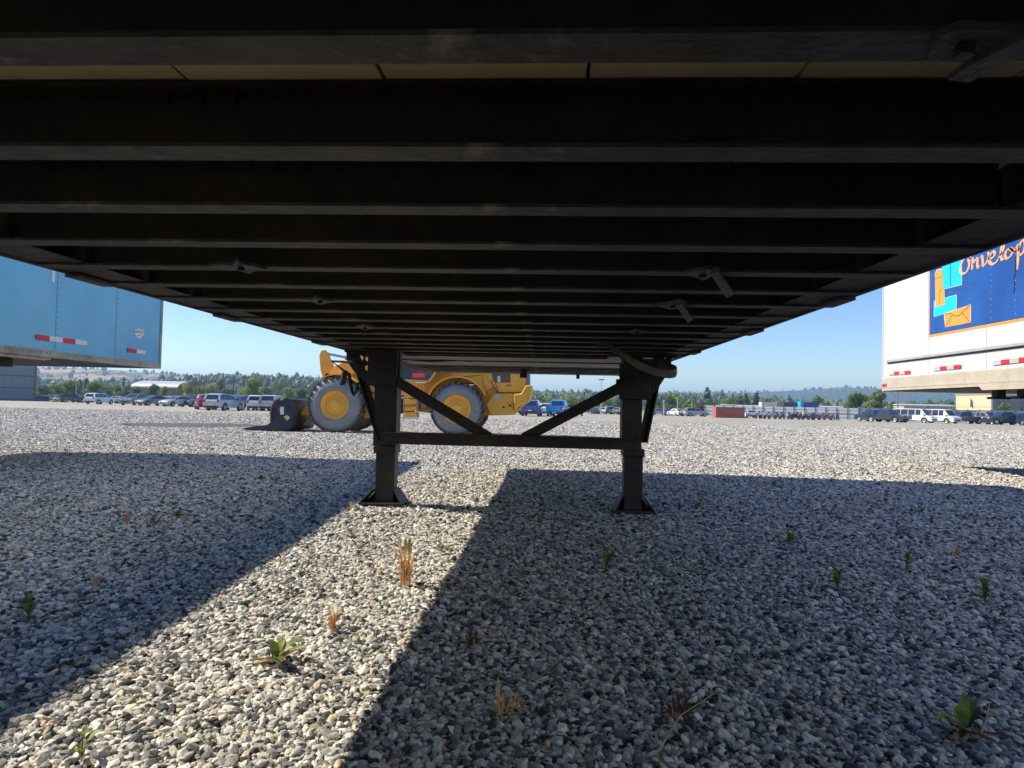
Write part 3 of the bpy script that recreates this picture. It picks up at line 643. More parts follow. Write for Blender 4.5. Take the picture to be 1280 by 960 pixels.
# ------------------------------------------------------------------ white trailer on the right
WX = 5.24; WY1 = hitX(1103, 490, WX).y
W = thing('box_trailer', 'white trailer with a blue and orange envelope advert at the right edge', 'trailer', (WX + 1.3, 4, 0))
zA = hitX(1103, 472.8, WX).z; zBt = hitX(1103, 489.3, WX).z
y = WY1 - .02; k = 0
while y > -4:
    MB().box(WX, WX + .02, y - 1.22, y - .003, zA + .001, 4.0).build('side_panel', M['white'], W); y -= 1.223; k += 1
wy0 = y
MB().box(WX + .02, WX + 2.55, wy0, WY1 - .02, zA + .03, 4.08).build('cargo_box', M['white'], W)
MB().box(WX - .006, WX + .02, WY1 - .019, WY1, zBt, 4.1).build('corner_post', M['white'], W)
MB().box(WX + .02, WX + 2.6, WY1 - .018, WY1, zBt, 4.08).build('front_wall', M['white'], W)
MB().box(WX - .004, WX + .02, wy0, WY1 - .02, 4.0, 4.1).build('top_rail', M['grey'], W)
ys_ = hitX(1229, 487, WX).y
MB().box(WX - .010, WX + .03, wy0, WY1 - .02, zBt + .045, zA).build('bottom_rail', M['beige'], W, bevel=.004)
MB().box(WX - .006, WX + .03, ys_, WY1 - .02, zBt + .01, zBt + .044).build('rail_lip', M['beige'], W)
mb = MB(); mb.prism([(WX - .012, ys_ + .10, zBt + .044), (WX - .012, ys_, zBt - .035), (WX - .012, wy0, zBt - .035), (WX - .012, wy0, zBt + .044)], (.03, 0, 0)); mb.build('gear_support', M['beige'], W)
MB().box(WX + .05, WX + 2.5, wy0, WY1 - .03, zBt + .0, zBt + .06).build('coupler_plate', M['dark'], W)
a = hitX(1110, 453, WX); MB().box(WX - .028, WX - .0005, wy0, a.y, a.z - .005, a.z + .035).build('side_moulding', M['grey'], W, bevel=.006)
MB().box(WX - .012, WX - .0005, wy0, a.y, a.z - .022, a.z - .0055).build('moulding_channel', M['plastic'], W)
for px in (1249, 1281):
    p = hitX(px, 492, WX + .5); mb = MB(); mb.box(WX + .45, WX + .55, p.y - .05, p.y + .06, zBt - .10, zBt - .001).box(WX + .40, WX + .60, p.y - .07, p.y + .08, zBt - .13, zBt - .10); mb.build('gear_foot', M['gear'], W)
tapeX(1112, 1138.5, 467, 465.4, WX, [M['tgrey'], M['tred'], M['tgrey'], M['tred']], W, .05, -1)
tapeX(1168, 1202, 461.5, 458, WX, [M['tgrey'], M['tred'], M['tgrey'], M['tred']], W, .05, -1)
tapeX(1242, 1286, 454, 449, WX, [M['tgrey'], M['tred'], M['tgrey'], M['tred']], W, .052, -1)
a, b = hitX(1103.6, 484, WX), hitX(1109.4, 480, WX); MB().box(WX - .014, WX - .0115, min(a.y, b.y), max(a.y, b.y), a.z, b.z).build('reflective_tape', M['tred'], W)
a, b = hitX(1103.6, 480, WX), hitX(1109.4, 474, WX); MB().box(WX - .014, WX - .0115, min(a.y, b.y), max(a.y, b.y), a.z + .001, b.z).build('reflective_tape', M['tgrey'], W)
# advert panel
def script(paths, X, off, w, th, name, m_, par, conv):
    mb = MB()
    for path in paths:
        q = [path[0]] + list(path) + [path[-1]]; pts = []
        for a, b, c, d in zip(q, q[1:], q[2:], q[3:]):
            for k in range(6):
                t = k / 6; pts.append(tuple(.5 * (2 * b[i] + (c[i] - a[i]) * t + (2 * a[i] - 5 * b[i] + 4 * c[i] - d[i]) * t * t + (3 * b[i] - a[i] - 3 * c[i] + d[i]) * t ** 3) for i in (0, 1)))
        pts.append(path[-1]); P3 = [onX(*conv(u, v), X, -1, off) for u, v in pts]; n = len(P3); L_, R_ = [], []
        for i, p in enumerate(P3):
            d = (P3[min(i + 1, n - 1)] - P3[max(i - 1, 0)]).normalized(); e = min(i, n - 1 - i) / 4
            ww = w * (.35 + .85 * abs(d.z * .85 + d.y * .35)) * min(1, .45 + .55 * e); nr = Vector((1, 0, 0)).cross(d) * ww / 2; L_.append(p - nr); R_.append(p + nr)
        t = Vector((-th, 0, 0)); v = L_ + R_ + [p + t for p in L_] + [p + t for p in R_]
        mb.add(v, [f for i in range(n - 1) for f in ((i, i + 1, n + i + 1, n + i), (2 * n + i, 2 * n + i + 1, 3 * n + i + 1, 3 * n + i), (i, i + 1, 2 * n + i + 1, 2 * n + i), (n + i, n + i + 1, 3 * n + i + 1, 3 * n + i))])
    return mb.build(name, m_, par)
cv = lambda u, v: (1100 + u / 6.856, 290 + v / 6.856)
bl = onX(1161.2, 421.5, WX, -1, .0); zlow = bl.z
MB().box(WX - .004, WX - .001, 2.2, bl.y, zlow, 3.45).build('advert_border', M['gorange'], W)
adv = MB().box(WX - .007, WX - .0045, 2.2, bl.y - .025, zlow + .03, 3.42).build('advert_panel', M['gblue'], W)
def patch(pts, m_, off, nm='envelope_shape', edge=True):
    q = [onX(*cv(u, v), WX, -1, off) for u, v in pts]
    if edge:
        c = sum(q, Vector()) / len(q); e = [c + (p - c) * 1.035 + Vector((.0015, 0, 0)) for p in q]; mb = MB(); mb.prism(e, (-.001, 0, 0)); mb.build('envelope_outline', M['twhite'], adv)
    mb = MB(); mb.prism(q, (-.0015, 0, 0)); return mb.build(nm, m_, adv)
patch([(540, 265), (705, 205), (705, 450), (550, 488)], M['gcyan'], .009)
patch([(470, 590), (660, 540), (658, 670), (470, 728)], M['gcyan'], .009)
patch([(480, 360), (495, 328), (540, 318), (545, 490), (562, 500), (562, 615), (485, 640)], M['gorange'], .013)
patch([(560, 700), (785, 625), (785, 775), (570, 815)], M['gorange'], .013)
strokes([[(562, 702), (620, 700), (655, 722), (690, 715), (740, 665), (783, 627)], [(572, 812), (630, 712)], [(783, 772), (712, 690)]], WX, -1, .0150, .010, .001, 'envelope_flap_line', M['gline'], adv, cv)
strokes([[(480, 402), (540, 385)], [(545, 490), (520, 505), (520, 625)], [(610, 250), (612, 465)]], WX, -1, .0150, .007, .001, 'envelope_flap_line', M['gline'], adv, cv)
LET = {'E': [[(790, 212), (765, 200), (738, 212), (715, 250), (697, 300), (697, 335), (716, 356), (745, 345), (766, 305), (772, 262), (757, 232)]],
       'n': [[(783, 250), (803, 228), (800, 280), (796, 325)], [(800, 285), (825, 238), (842, 228), (842, 280), (848, 305), (866, 285)]],
       'v': [[(862, 222), (882, 208), (888, 250), (892, 288), (915, 268), (936, 225), (940, 190), (928, 178)]],
       'e': [[(940, 235), (972, 220), (992, 190), (980, 168), (958, 185), (942, 225), (948, 262), (972, 275), (1000, 260), (1020, 232)]],
       'l': [[(1020, 225), (1050, 180), (1068, 130), (1062, 105), (1048, 135), (1044, 190), (1052, 235), (1075, 225)]],
       'o': [[(1118, 140), (1092, 160), (1080, 198), (1092, 225), (1120, 212), (1142, 178), (1140, 148), (1118, 140), (1150, 160), (1175, 135)]],
       'p': [[(1170, 150), (1192, 110), (1192, 200), (1185, 322)], [(1192, 170), (1212, 95), (1238, 70), (1252, 95), (1245, 150), (1222, 190), (1196, 190)]],
       'f': [[(1270, 170), (1290, 130), (1300, 80), (1285, 60), (1272, 110), (1280, 160), (1310, 150)]]}
for ch, paths in LET.items():
    script(paths, WX, .0092, .038, .0015, 'script_letter', M['gpeach'], adv, cv)
strokes([[(1170, 200), (1166, 350), (1155, 400), (1160, 450), (1155, 530)]], WX, -1, .0125, .009, .001, 'dark_scratch', M['plastic'], adv, cv)
mb = MB()
for j, yy in enumerate(np.arange(WY1 - .12, 5.6, -.406)):
    for z in np.arange(zA + .08, 3.3, .075):
        riv(mb, WX - .0005 - (.007 if (z > zlow and yy < bl.y) else 0), yy, z, .0055, -1)
for yy in np.arange(WY1 - .06, 5.5, -.07): riv(mb, WX - .0105, yy, zA - .015, .006, -1); riv(mb, WX - .0105, yy - .03, zBt + .07, .006, -1)
tag(mb.build('rivet', M['rivetw'], W), kind='stuff')
mb = MB(); rs = random.Random(8)
for _ in range(60): riv(mb, WX - .0108, rs.uniform(5.6, WY1 - .1), zA - rs.uniform(.01, .2), .006, -1)
for _ in range(26): riv(mb, WX - .0005, rs.uniform(5.6, WY1 - .1), zA + rs.uniform(.01, 1.0) ** 2, .006, -1)
tag(mb.build('road_grime_spot', M['rivet'], W), kind='stuff')

# ------------------------------------------------------------------ wheel loader
YW = 17.4; gL = gz(0, YW)
Lo = thing('wheel_loader', 'yellow wheel loader with its black bucket lowered, parked behind the landing legs', 'wheel loader', (P(500, 540, YW).x, YW + 1.0, gL))
def Q(px, py, Y=YW): return hitY(px, py, Y)
def pxprism(pts, Y0, dep, name, m_, par, bevel=0):
    mb = MB(); mb.prism([Q(u, v, YW) + Vector((0, Y0 - YW, 0)) for u, v in pts], (0, dep, 0)); return mb.build(name, m_, par, bevel=bevel)
def wheel(cx, cz, y0, r=.745, w=.48, sgn=-1):
    """sgn -1: outer face looks towards -Y"""
    c = (cx, y0, cz); s = -sgn
    mb = MB(); mb.rev([(.385, s * .05), (.40, s * .015), (.48, 0), (.58, s * .012), (r - .08, s * .05), (r - .035, s * .10), (r - .03, s * (w - .1)), (r - .09, s * (w - .05)), (.45, s * w), (.385, s * (w - .03))], c, n=48, cap=False)
    ty = mb.build('wheel', M['tyre'], Lo, 35)
    lug = MB(); n = 26
    for k in range(n):
        a = 2 * pi * k / n + .05; da = .075
        for half in (0, 1):
            a_ = a + half * pi / n; o0, o1 = (s * .03, s * w * .55) if half == 0 else (s * w * .45, s * (w - .03)); tw = .16 * (1 if half == 0 else -1)
            pts = []
            for (rr) in (r - .055, r + .004):
                for (ang, off) in ((a_ - da, o0), (a_ + da, o0), (a_ + da + tw, o1), (a_ - da + tw, o1)):
                    pts.append(Vector(c) + Vector((cos(ang) * rr, off, sin(ang) * rr)))
            lug.add(pts, [(0, 1, 2, 3), (4, 5, 6, 7), (0, 1, 5, 4), (1, 2, 6, 5), (2, 3, 7, 6), (3, 0, 4, 7)])
    lg = lug.build('tread_lug', M['tread'], ty); tag(lg, kind='stuff')
    mb = MB(); mb.rev([(.02, s * .05), (.13, s * .05), (.145, s * .10), (.27, s * .13), (.29, s * .085), (.32, s * .07), (.345, s * .03), (.385, s * .012), (.396, s * .05), (.38, s * .2)], c, n=40)
    rim = mb.build('rim', M['yellow'], ty, 35)
    mb = MB()
    for k in range(16):
        a = 2 * pi * k / 16; p = Vector(c) + Vector((cos(a) * .185, s * .115, sin(a) * .225)); mb.cyl(p, p + Vector((0, -s * .022, 0)), .011, 6)
    mb.build('wheel_nut', M['yellow2'], ty)
fwx, fwz = Q(418, 505.5).x, Q(418, 505.5).z
rwx, rwz = Q(570.5, 510.8).x, Q(570.5, 510.8).z
fwz = rwz = gL + .745
for cx_ in (fwx, rwx):
    rw = .745 if cx_ == fwx else .705; fwz = gL + rw
    wheel(cx_, fwz, YW, rw); wheel(cx_, fwz, YW + 2.15, rw, sgn=1)
    MB().cyl((cx_, YW + .3, fwz), (cx_, YW + 1.85, fwz), .16, 16).build('axle', M['yellow'], Lo, 40)
YI = YW + .52                                           # inner body sides, width 1.1 m
# rear frame and hood
pxprism([(500, 497), (545, 497), (600, 476), (612, 476), (640, 491), (660, 491), (660, 500), (640, 519), (560, 521), (500, 512)], YW + .60, .95, 'rear_frame', M['yellow'], Lo, .01)
pxprism([(612, 430), (657, 430), (657, 484), (653, 491), (622, 491), (607, 474)], YW + .45, 1.25, 'engine_hood', M['yellow'], Lo, .02)
pxprism([(540, 430), (612, 430), (607, 474), (600, 478), (540, 478)], YW + .48, 1.19, 'engine_hood_front', M['yellow'], Lo, .01)
pxprism([(616, 491.5), (641, 491.5), (641, 519), (612, 519), (606, 505)], YW + .40, 1.35, 'side_tank', M['yellow'], Lo, .015)
pxprism([(641.5, 493), (651, 491.5), (657, 481), (664.5, 481), (665, 491), (660, 502), (650, 508), (641.5, 513)], YW + .25, 1.65, 'counterweight', M['yellow'], Lo, .03)
pxprism([(641.5, 491.6), (650.5, 491.6), (641.5, 492.8)], YW + .3, 1.5, 'counterweight_top', M['yellow'], Lo)
pxprism([(613, 440), (637, 440), (637, 477.5), (617, 477.5), (613, 470)], YW + .435, .012, 'grille', M['mesh'], Lo)
g = MB()
for u in range(615, 637, 3): a, b = Q(u, 442), Q(u, 477); g.box(a.x, a.x + .008, YW + .425, YW + .434, b.z, a.z)
g.build('grille_bar', M['plastic'], Lo)
pxprism([(620.5, 469), (624, 469), (624, 477), (620.5, 477)], YW + .41, .02, 'grille_latch', M['sticker'], Lo)
pxprism([(657.5, 440), (661, 440), (661, 481), (657.5, 484)], YW + .47, 1.2, 'radiator_cover', M['slate'], Lo)
pxprism([(617, 493.5), (625, 493.5), (625, 500), (617, 500)], YW + .388, .01, 'warning_label', M['tgrey'], Lo)
for (u, v) in ((628.5, 509), (636.5, 507), (648, 509), (655, 499)):
    p = Q(u, v); MB().cyl((p.x, YW + .385, p.z), (p.x, YW + .41, p.z), .03, 12).build('fill_cap', M['gear'], Lo, 40)
# rear fender: arc over the wheel with a pale lip
def arc_strip(cx, cz, r0, r1, a0, a1, Y0, dep, name, m_, n=18):
    mb = MB(); P1 = [(cx + r1 * cos(a0 + (a1 - a0) * i / n), cz + r1 * sin(a0 + (a1 - a0) * i / n)) for i in range(n + 1)]; P0 = [(cx + r0 * cos(a0 + (a1 - a0) * i / n), cz + r0 * sin(a0 + (a1 - a0) * i / n)) for i in range(n + 1)]
    v = []
    for yy in (Y0, Y0 + dep): v += [Vector((x, yy, z)) for x, z in P1] + [Vector((x, yy, z)) for x, z in P0]
    m1 = n + 1; f = []
    for i in range(n):
        f += [(i, i + 1, m1 + i + 1, m1 + i), (2 * m1 + i, 2 * m1 + i + 1, 3 * m1 + i + 1, 3 * m1 + i), (i, i + 1, 2 * m1 + i + 1, 2 * m1 + i), (m1 + i, m1 + i + 1, 3 * m1 + i + 1, 3 * m1 + i)]
    f += [(0, m1, 3 * m1, 2 * m1), (n, m1 + n, 3 * m1 + n, 2 * m1 + n)]
    mb.add(v, f); return mb.build(name, m_, Lo, 30)
arc_strip(rwx, rwz, .80, .84, radians(25), radians(160), YW + .02, .55, 'rear_fender', M['yellow'])
arc_strip(rwx, rwz, .78, 1.12, radians(32), radians(158), YW + .47, .04, 'fender_panel', M['yellow'])
arc_strip(fwx, fwz, .84, .87, radians(40), radians(120), YW + .1, .42, 'front_fender', M['yellow'])
# seams, decals and hoses
def seam(pts, Y0, name='panel_gap', w=.014, m_='gear'):
    mb = MB()
    for p, q in zip(pts, pts[1:]): mb.bar(Q(*p) + Vector((0, Y0 - YW, 0)), Q(*q) + Vector((0, Y0 - YW, 0)), .006, w)
    mb.build(name, M[m_], Lo)
seam([(600, 465), (601, 476), (608, 492)], YW + .472); seam([(617.5, 478), (622, 490), (656, 490)], YW + .445); seam([(560, 482), (575, 470), (598, 468)], YW + .462)
seam([(641.3, 493), (641.3, 512)], YW + .245); seam([(611, 474), (621, 491)], YW + .446); seam([(632, 481), (638, 481)], YW + .446, 'panel_handle', .02)
seam([(505, 508), (518, 508)], YW + .02, 'red_stripe', .02, 'inkred')
for k, (p0_, p1_, p2_) in enumerate((((455, 478), (480, 492), (500, 486)), ((452, 486), (478, 502), (502, 494)), ((470, 496), (488, 510), (505, 502)), ((523, 488), (527, 502), (536, 508)))):
    mb = MB(); pts = []
    for t in np.linspace(0, 1, 9): u = (1 - t) ** 2 * p0_[0] + 2 * t * (1 - t) * p1_[0] + t * t * p2_[0]; v = (1 - t) ** 2 * p0_[1] + 2 * t * (1 - t) * p1_[1] + t * t * p2_[1]; pts.append(Q(u, v) + Vector((0, .40 + .05 * k, 0)))
    mb.tube(pts, .022, 7); mb.build('hydraulic_hose', M['plastic'], Lo, 50)
# platform edge, cab, steps
mb = MB(); pts = [(503, 475), (537, 476.5), (545, 464), (560, 464.5)]
for p, q in zip(pts, pts[1:]): mb.bar(Q(*p) + Vector((0, .2, 0)), Q(*q) + Vector((0, .2, 0)), .5, .035)
mb.build('platform_edge', M['yellow2'], Lo)
pxprism([(480, 478), (537, 478), (545, 466), (560, 466), (560, 497), (500, 497), (480, 490)], YW + .46, 1.2, 'platform', M['yellow'], Lo)
MB().box(Q(486, 470).x, Q(541, 470).x, YW + .5, YW + 1.65, Q(500, 476).z, Q(500, 400).z).build('cab', M['glass'], Lo, bevel=.04)
c0_, c1_ = Q(486, 400), Q(541, 400); MB().box(c0_.x - .08, c1_.x + .08, YW + .42, YW + 1.73, c0_.z + .01, c0_.z + .12).build('cab_roof', M['yellow'], Lo, bevel=.03)
for xx in (c0_.x, c1_.x - .06):
    MB().box(xx - .003, xx + .063, YW + .492, YW + .55, Q(500, 476).z, c0_.z + .008).build('cab_pillar', M['loaderblack'], Lo)
pxprism([(511, 465.5), (527, 465.5), (527, 471), (511, 471)], YW + .48, .01, 'cab_sign', M['inkred'], Lo)
for i, v in enumerate((491, 499, 507, 515)):
    pxprism([(505, v), (520, v), (520.5, v + 6.8), (504.5, v + 6.8)], YW + .10 - .02 * i, .35, 'step', M['yellow'], Lo, .008)
mb = MB()
for u in (503.6, 521.5): mb.bar(Q(u + .5, 488) + Vector((0, .08, 0)), Q(u, 523) + Vector((0, .05, 0)), .02, .02, (0, 1, 0))
mb.bar(Q(503.6, 523) + Vector((0, .05, 0)), Q(521.5, 523) + Vector((0, .05, 0)), .02, .02); mb.build('step_frame', M['alu'], Lo)
mb = MB(); mb.tube([Q(524, 498) + Vector((0, .1, 0)), Q(524.5, 483) + Vector((0, .1, 0)), Q(527, 479.5) + Vector((0, .1, 0)), Q(529, 483) + Vector((0, .1, 0)), Q(528.5, 500) + Vector((0, .1, 0))], .016, 8); mb.build('grab_rail', M['yellow2'], Lo, 40)
a, b = Q(528, 497), Q(528, 511); mb = MB(); mb.cyl((a.x, YW + .2, b.z), (a.x, YW + .2, a.z), .12, 16); mb.build('air_tank', M['mesh'], Lo, 40)
# articulation joint + front frame
pxprism([(470, 500), (505, 500), (505, 516), (470, 520)], YW + .8, .5, 'articulation_joint', M['gear'], Lo)
pxprism([(400, 490), (426, 470), (455, 455), (475, 455), (480, 520), (430, 525), (400, 515)], YW + .62, .9, 'front_frame', M['yellow'], Lo)
pxprism([(425, 455), (440, 440), (462, 440), (470, 500), (425, 500)], YW + .60, .10, 'loader_tower', M['yellow'], Lo)
pxprism([(425, 455), (440, 440), (462, 440), (470, 500), (425, 500)], YW + 1.45, .10, 'loader_tower', M['yellow'], Lo)
# lift arms down to the bucket, tilt lever, rods
for y_ in (YW + .46, YW + 1.57):
    pxprism([(405, 467.5), (412, 456), (440, 443), (456, 449), (452, 462), (425, 470), (404, 486), (389, 512), (374, 522), (366, 518), (383, 501), (398, 478)], y_, .11, 'lift_arm', M['yellow'], Lo, .01)
pxprism([(384, 441), (386.5, 434.5), (391, 433.5), (394.5, 437), (405, 461), (409, 472), (395, 480), (391, 478.5), (385.5, 460)], YW + .92, .14, 'tilt_lever', M['yellow'], Lo, .02)
p = Q(395, 467.5); MB().cyl((p.x, YW + .90, p.z), (p.x, YW + 1.08, p.z), .06, 14).build('lever_pin', M['gear'], Lo, 40)
a, b, c = Q(391, 438), Q(418, 443.5), Q(446, 448); yo = Vector((0, .99, 0))
MB().cyl(a + yo, b + yo, .035, 12).build('piston_rod', M['chrome'], Lo, 40)
MB().cyl(b + yo, c + yo, .07, 14).build('tilt_cylinder', M['slate'], Lo, 40)
MB().cyl(Q(393, 476) + yo, Q(374, 503) + yo, .04, 10).build('bucket_link', M['yellow'], Lo, 40)
for y_ in (YW + .60, YW + 1.46): MB().cyl(Q(462, 510) + Vector((0, y_ - YW, 0)), Q(405, 478) + Vector((0, y_ - YW, 0)), .05, 12).build('lift_cylinder', M['gear'], Lo, 40)
# bucket
side = [(308, 534.5), (336, 531), (345, 524), (351, 513), (352, 501), (361, 497), (365, 499.5), (368.5, 504), (369, 513), (368.5, 521), (367.5, 531), (364, 537.5), (312, 538)]
y0b = YW - .12; wB = 1.7
bk = pxprism(side, y0b, .035, 'bucket', M['loaderblack'], Lo)
pxprism(side, y0b + wB, .035, 'bucket_side', M['loaderblack'], bk)
shell = [(304, 536.5), (363, 538), (367, 532), (368.5, 520), (368, 506), (365, 500), (360, 498), (353, 501)]
mb = MB(); v = []
for t in (0, 1):
    for (u, w_) in shell: p = Q(u, w_); v.append(Vector((p.x, y0b + .036 + t * (wB - .037), p.z)))
n = len(shell); mb.add(v, [(i, i + 1, n + i + 1, n + i) for i in range(n - 1)]); o = mb.build('bucket_shell', M['loaderblack'], bk, 50); sd = o.modifiers.new('t', 'SOLIDIFY'); sd.thickness = .03
mb = MB(); tube_pts = [(341.5, 527), (341, 516), (343, 507), (347, 500.5), (353, 497.5)]
mb.tube([Q(u, v_) + Vector((0, y0b - YW - .01, 0)) for u, v_ in tube_pts], .03, 8); mb.build('bucket_edge', M['rubber'], bk, 40)
pxprism([(341, 528), (342.5, 513), (345, 504), (349, 500), (352, 500), (350, 514), (346, 522), (342, 528)], y0b + .0, .03, 'bucket_cheek', M['loaderblack'], bk)
pxprism([(352.5, 508.5), (357, 508.5), (357, 518), (352.5, 518)], y0b - .006, .004, 'bucket_label', M['sticker'], bk)
pxprism([(357, 521), (361, 518.5), (365, 521.5), (361.5, 526)], y0b - .012, .01, 'bucket_mark', M['yellow2'], bk)
for y_ in (y0b + .3, y0b + 1.9): MB().cyl(Q(372, 524) + Vector((0, y_ - YW, 0)), Q(372, 524) + Vector((0, y_ - YW + .25, 0)), .10, 14).build('bucket_hinge', M['gear'], bk, 40)
MB().box(Q(303, 537).x, Q(322, 537).x, y0b + .02, y0b + wB, gL + .012, gL + .03).build('cutting_edge', M['alu'], bk)

# ------------------------------------------------------------------ cars
PAINT = {}
def paint(key):
    C = dict(white=(.72, .73, .74), silver=(.42, .44, .46), grey=(.16, .17, .18), dark=(.025, .028, .035), navy=(.02, .035, .09), blue=(.03, .07, .28), bright=(.01, .30, .72), red=(.33, .02, .03), tan=(.30, .26, .20), lblue=(.28, .38, .48))
    if key not in PAINT: PAINT[key] = mat('paint_' + key, C[key], .28, .25 if key in ('silver', 'grey') else 0, .04, 2, coat=.6)
    return PAINT[key]
KIND = {
 'sedan': dict(L=4.65, W=1.80, r=.33, wx=(-1.38, 1.42), top=[(-2.30, .60), (-2.28, .90), (-2.15, .99), (-1.7, 1.02), (1.0, .96), (1.75, .86), (2.18, .74), (2.30, .58)], cab=[(-1.95, 1.00), (-1.0, 1.42), (-.1, 1.46), (.35, 1.42), (1.15, .95)], win=[(-1.35, -.42), (-.36, .55)], tailz=.80, headz=.68),
 'suv': dict(L=4.75, W=1.88, r=.37, wx=(-1.40, 1.42), top=[(-2.33, .65), (-2.36, .95), (-2.30, 1.06), (1.05, 1.08), (1.75, 1.02), (2.20, .90), (2.32, .70)], cab=[(-2.27, 1.05), (-2.02, 1.62), (-1.2, 1.70), (.20, 1.68), (1.10, 1.08)], win=[(-2.0, -1.32), (-1.25, -.38), (-.32, .55)], tailz=.98, headz=.82),
 'pickup': dict(L=5.6, W=1.96, r=.40, wx=(-1.75, 1.75), top=[(-2.75, .70), (-2.78, .78), (-.85, .80), (-.80, 1.12), (1.25, 1.14), (2.20, 1.10), (2.66, .98), (2.76, .72)], cab=[(-.84, 1.12), (-.70, 1.78), (-.2, 1.85), (.55, 1.82), (1.30, 1.13)], win=[(-.66, -.10), (-.02, .72)], tailz=.98, headz=.92),
 'van': dict(L=5.7, W=2.0, r=.38, wx=(-1.75, 1.80), top=[(-2.82, .65), (-2.84, 1.0), (-2.80, 1.12), (1.9, 1.14), (2.35, 1.05), (2.74, .88), (2.80, .65)], cab=[(-2.78, 1.10), (-2.68, 1.98), (-2.3, 2.06), (1.05, 2.06), (1.35, 1.98), (2.05, 1.12)], win=[(-2.6, -1.6), (-1.52, -.55), (-.47, .45), (.55, 1.25)], tailz=1.0, headz=.80)}
PROTO = {}
def make_car(kind, label, cat, group):
    k = KIND[kind]; L_, W_, r = k['L'], k['W'], k['r']
    root = thing('parked_' + ('car' if kind in ('sedan', 'suv') else 'pickup_truck' if kind == 'pickup' else 'van'), label, cat, (0, 0, 0), 0, group)
    def hw(x, z): return W_ / 2 * (1 - .10 * (abs(x) / (L_ / 2)) ** 6) * (1 - .05 * max(0, (z - .7) / .4)) * (1 - .06 * max(0, (.5 - z) / .3))
    out = list(k['top']) + [(L_ / 2 - .05, .32), (L_ / 2 - .15, .24)]
    def arch(cx):
        R = r + .07; return [(cx + R * cos(a), max(.24, r + R * sin(a))) for a in np.linspace(0, pi, 9)]
    out += arch(k['wx'][1]) + arch(k['wx'][0]) + [(-L_ / 2 + .15, .26), (-L_ / 2 + .04, .36)]
    mb = MB(); n = len(out)
    mb.add([(x, -hw(x, z), z) for x, z in out] + [(x, hw(x, z), z) for x, z in out], [tuple(range(n)), tuple(range(n, 2 * n))[::-1]] + [(i, n + i, n + (i + 1) % n, (i + 1) % n) for i in range(n)])
    cab = k['cab']; nb = len(cab); wb, wr = W_ / 2 - .07, W_ / 2 - .24; ztop = max(z for _, z in cab); zb = cab[0][1]
    cw = lambda z: wb + (wr - wb) * max(0, (z - zb)) / (ztop - zb)
    mb.add([(x, -cw(z), z) for x, z in cab] + [(x, cw(z), z) for x, z in cab], [tuple(range(nb)), tuple(range(nb, 2 * nb))[::-1]] + [(i, nb + i, nb + i + 1, i + 1) for i in range(nb - 1)])
    if kind == 'pickup':
        for s in (-1, 1): mb.box(-2.76, -.84, s * (W_ / 2 - .10) - .05, s * (W_ / 2 - .10) + .05, .78, 1.10)
        mb.box(-2.80, -2.73, -W_ / 2 + .16, W_ / 2 - .16, .62, 1.12)
    body = mb.build('body', paint('white'), root, 28)
    # glass
    def pane(a, b, c, d, nm, mgn=.09, off=.012):
        a, b, c, d = map(Vector, (a, b, c, d)); nn = (b - a).cross(d - a).normalized()
        ctr = (a + b + c + d) / 4
        if nn.dot(ctr - Vector((0, 0, .8))) < 0: nn = -nn
        f = lambda s, t: a * (1 - s) * (1 - t) + b * s * (1 - t) + c * s * t + d * (1 - s) * t + nn * off
        mb = MB(); mb.prism([f(mgn, mgn), f(1 - mgn, mgn), f(1 - mgn, 1 - mgn), f(mgn, 1 - mgn)], -nn * .008); mb.build(nm, M['glass'], root)
    x0, z0 = cab[-1]; x1, z1 = cab[-2]; pane((x0, -cw(z0), z0), (x0, cw(z0), z0), (x1, cw(z1), z1), (x1, -cw(z1), z1), 'windscreen', .06)
    x0, z0 = cab[0]; x1, z1 = cab[1]; pane((x0, -cw(z0), z0), (x0, cw(z0), z0), (x1, cw(z1), z1), (x1, -cw(z1), z1), 'rear_window', .10 if kind != 'suv' else .12)
    cx_, cz_ = zip(*cab)
    for s in (-1, 1):
        for (wa, wb_) in k['win']:
            zt_a, zt_b = np.interp(wa, cx_, cz_) - .09, np.interp(wb_, cx_, cz_) - .09; zlo = zb + .05
            xa_t, xb_t = wa, wb_
            if zt_a < zlo + .08: zt_a = zlo + .08
            if zt_b < zlo + .08: zt_b = zlo + .08
            zmx = ztop - .10
            pts = [(wa - .0, s * (cw(zlo) + .012), zlo), (wb_, s * (cw(zlo) + .012), zlo), (xb_t, s * (cw(min(zt_b, zmx)) + .012), min(zt_b, zmx)), (xa_t, s * (cw(min(zt_a, zmx)) + .012), min(zt_a, zmx))]
            mb = MB(); mb.prism(pts, (0, -s * .008, 0)); mb.build('side_window', M['glass'], root)
    xf = k['top'][-1][0]; xr = k['top'][0][0]; hz, tz = k['headz'], k['tailz']
    for s in (-1, 1):
        MB().box(xf - .30, xf - .02, s * (W_ / 2 - .32) - .16, s * (W_ / 2 - .32) + .16, hz - .07, hz + .07).build('headlight', M['lamp'], root, bevel=.03)
        MB().box(xr - .06, xr + .16, s * (W_ / 2 - .23) - .10, s * (W_ / 2 - .23) + .10, tz - .13, tz + .13).build('tail_light', M['tail'], root, bevel=.03)
        MB().box(cab[-1][0] - .35, cab[-1][0] - .18, s * (W_ / 2 + .02) - .09, s * (W_ / 2 + .02) + .09, zb + .02, zb + .17).build('mirror', M['plastic'], root, bevel=.03)
    MB().box(xf - .1, xf + .02, -.55, .55, .42, .60).build('grille', M['plastic'], root, bevel=.02)
    MB().box(xr - .045, xr + .1, -.75, .75, .30, .50).build('rear_bumper', M['plastic'], root, bevel=.03)
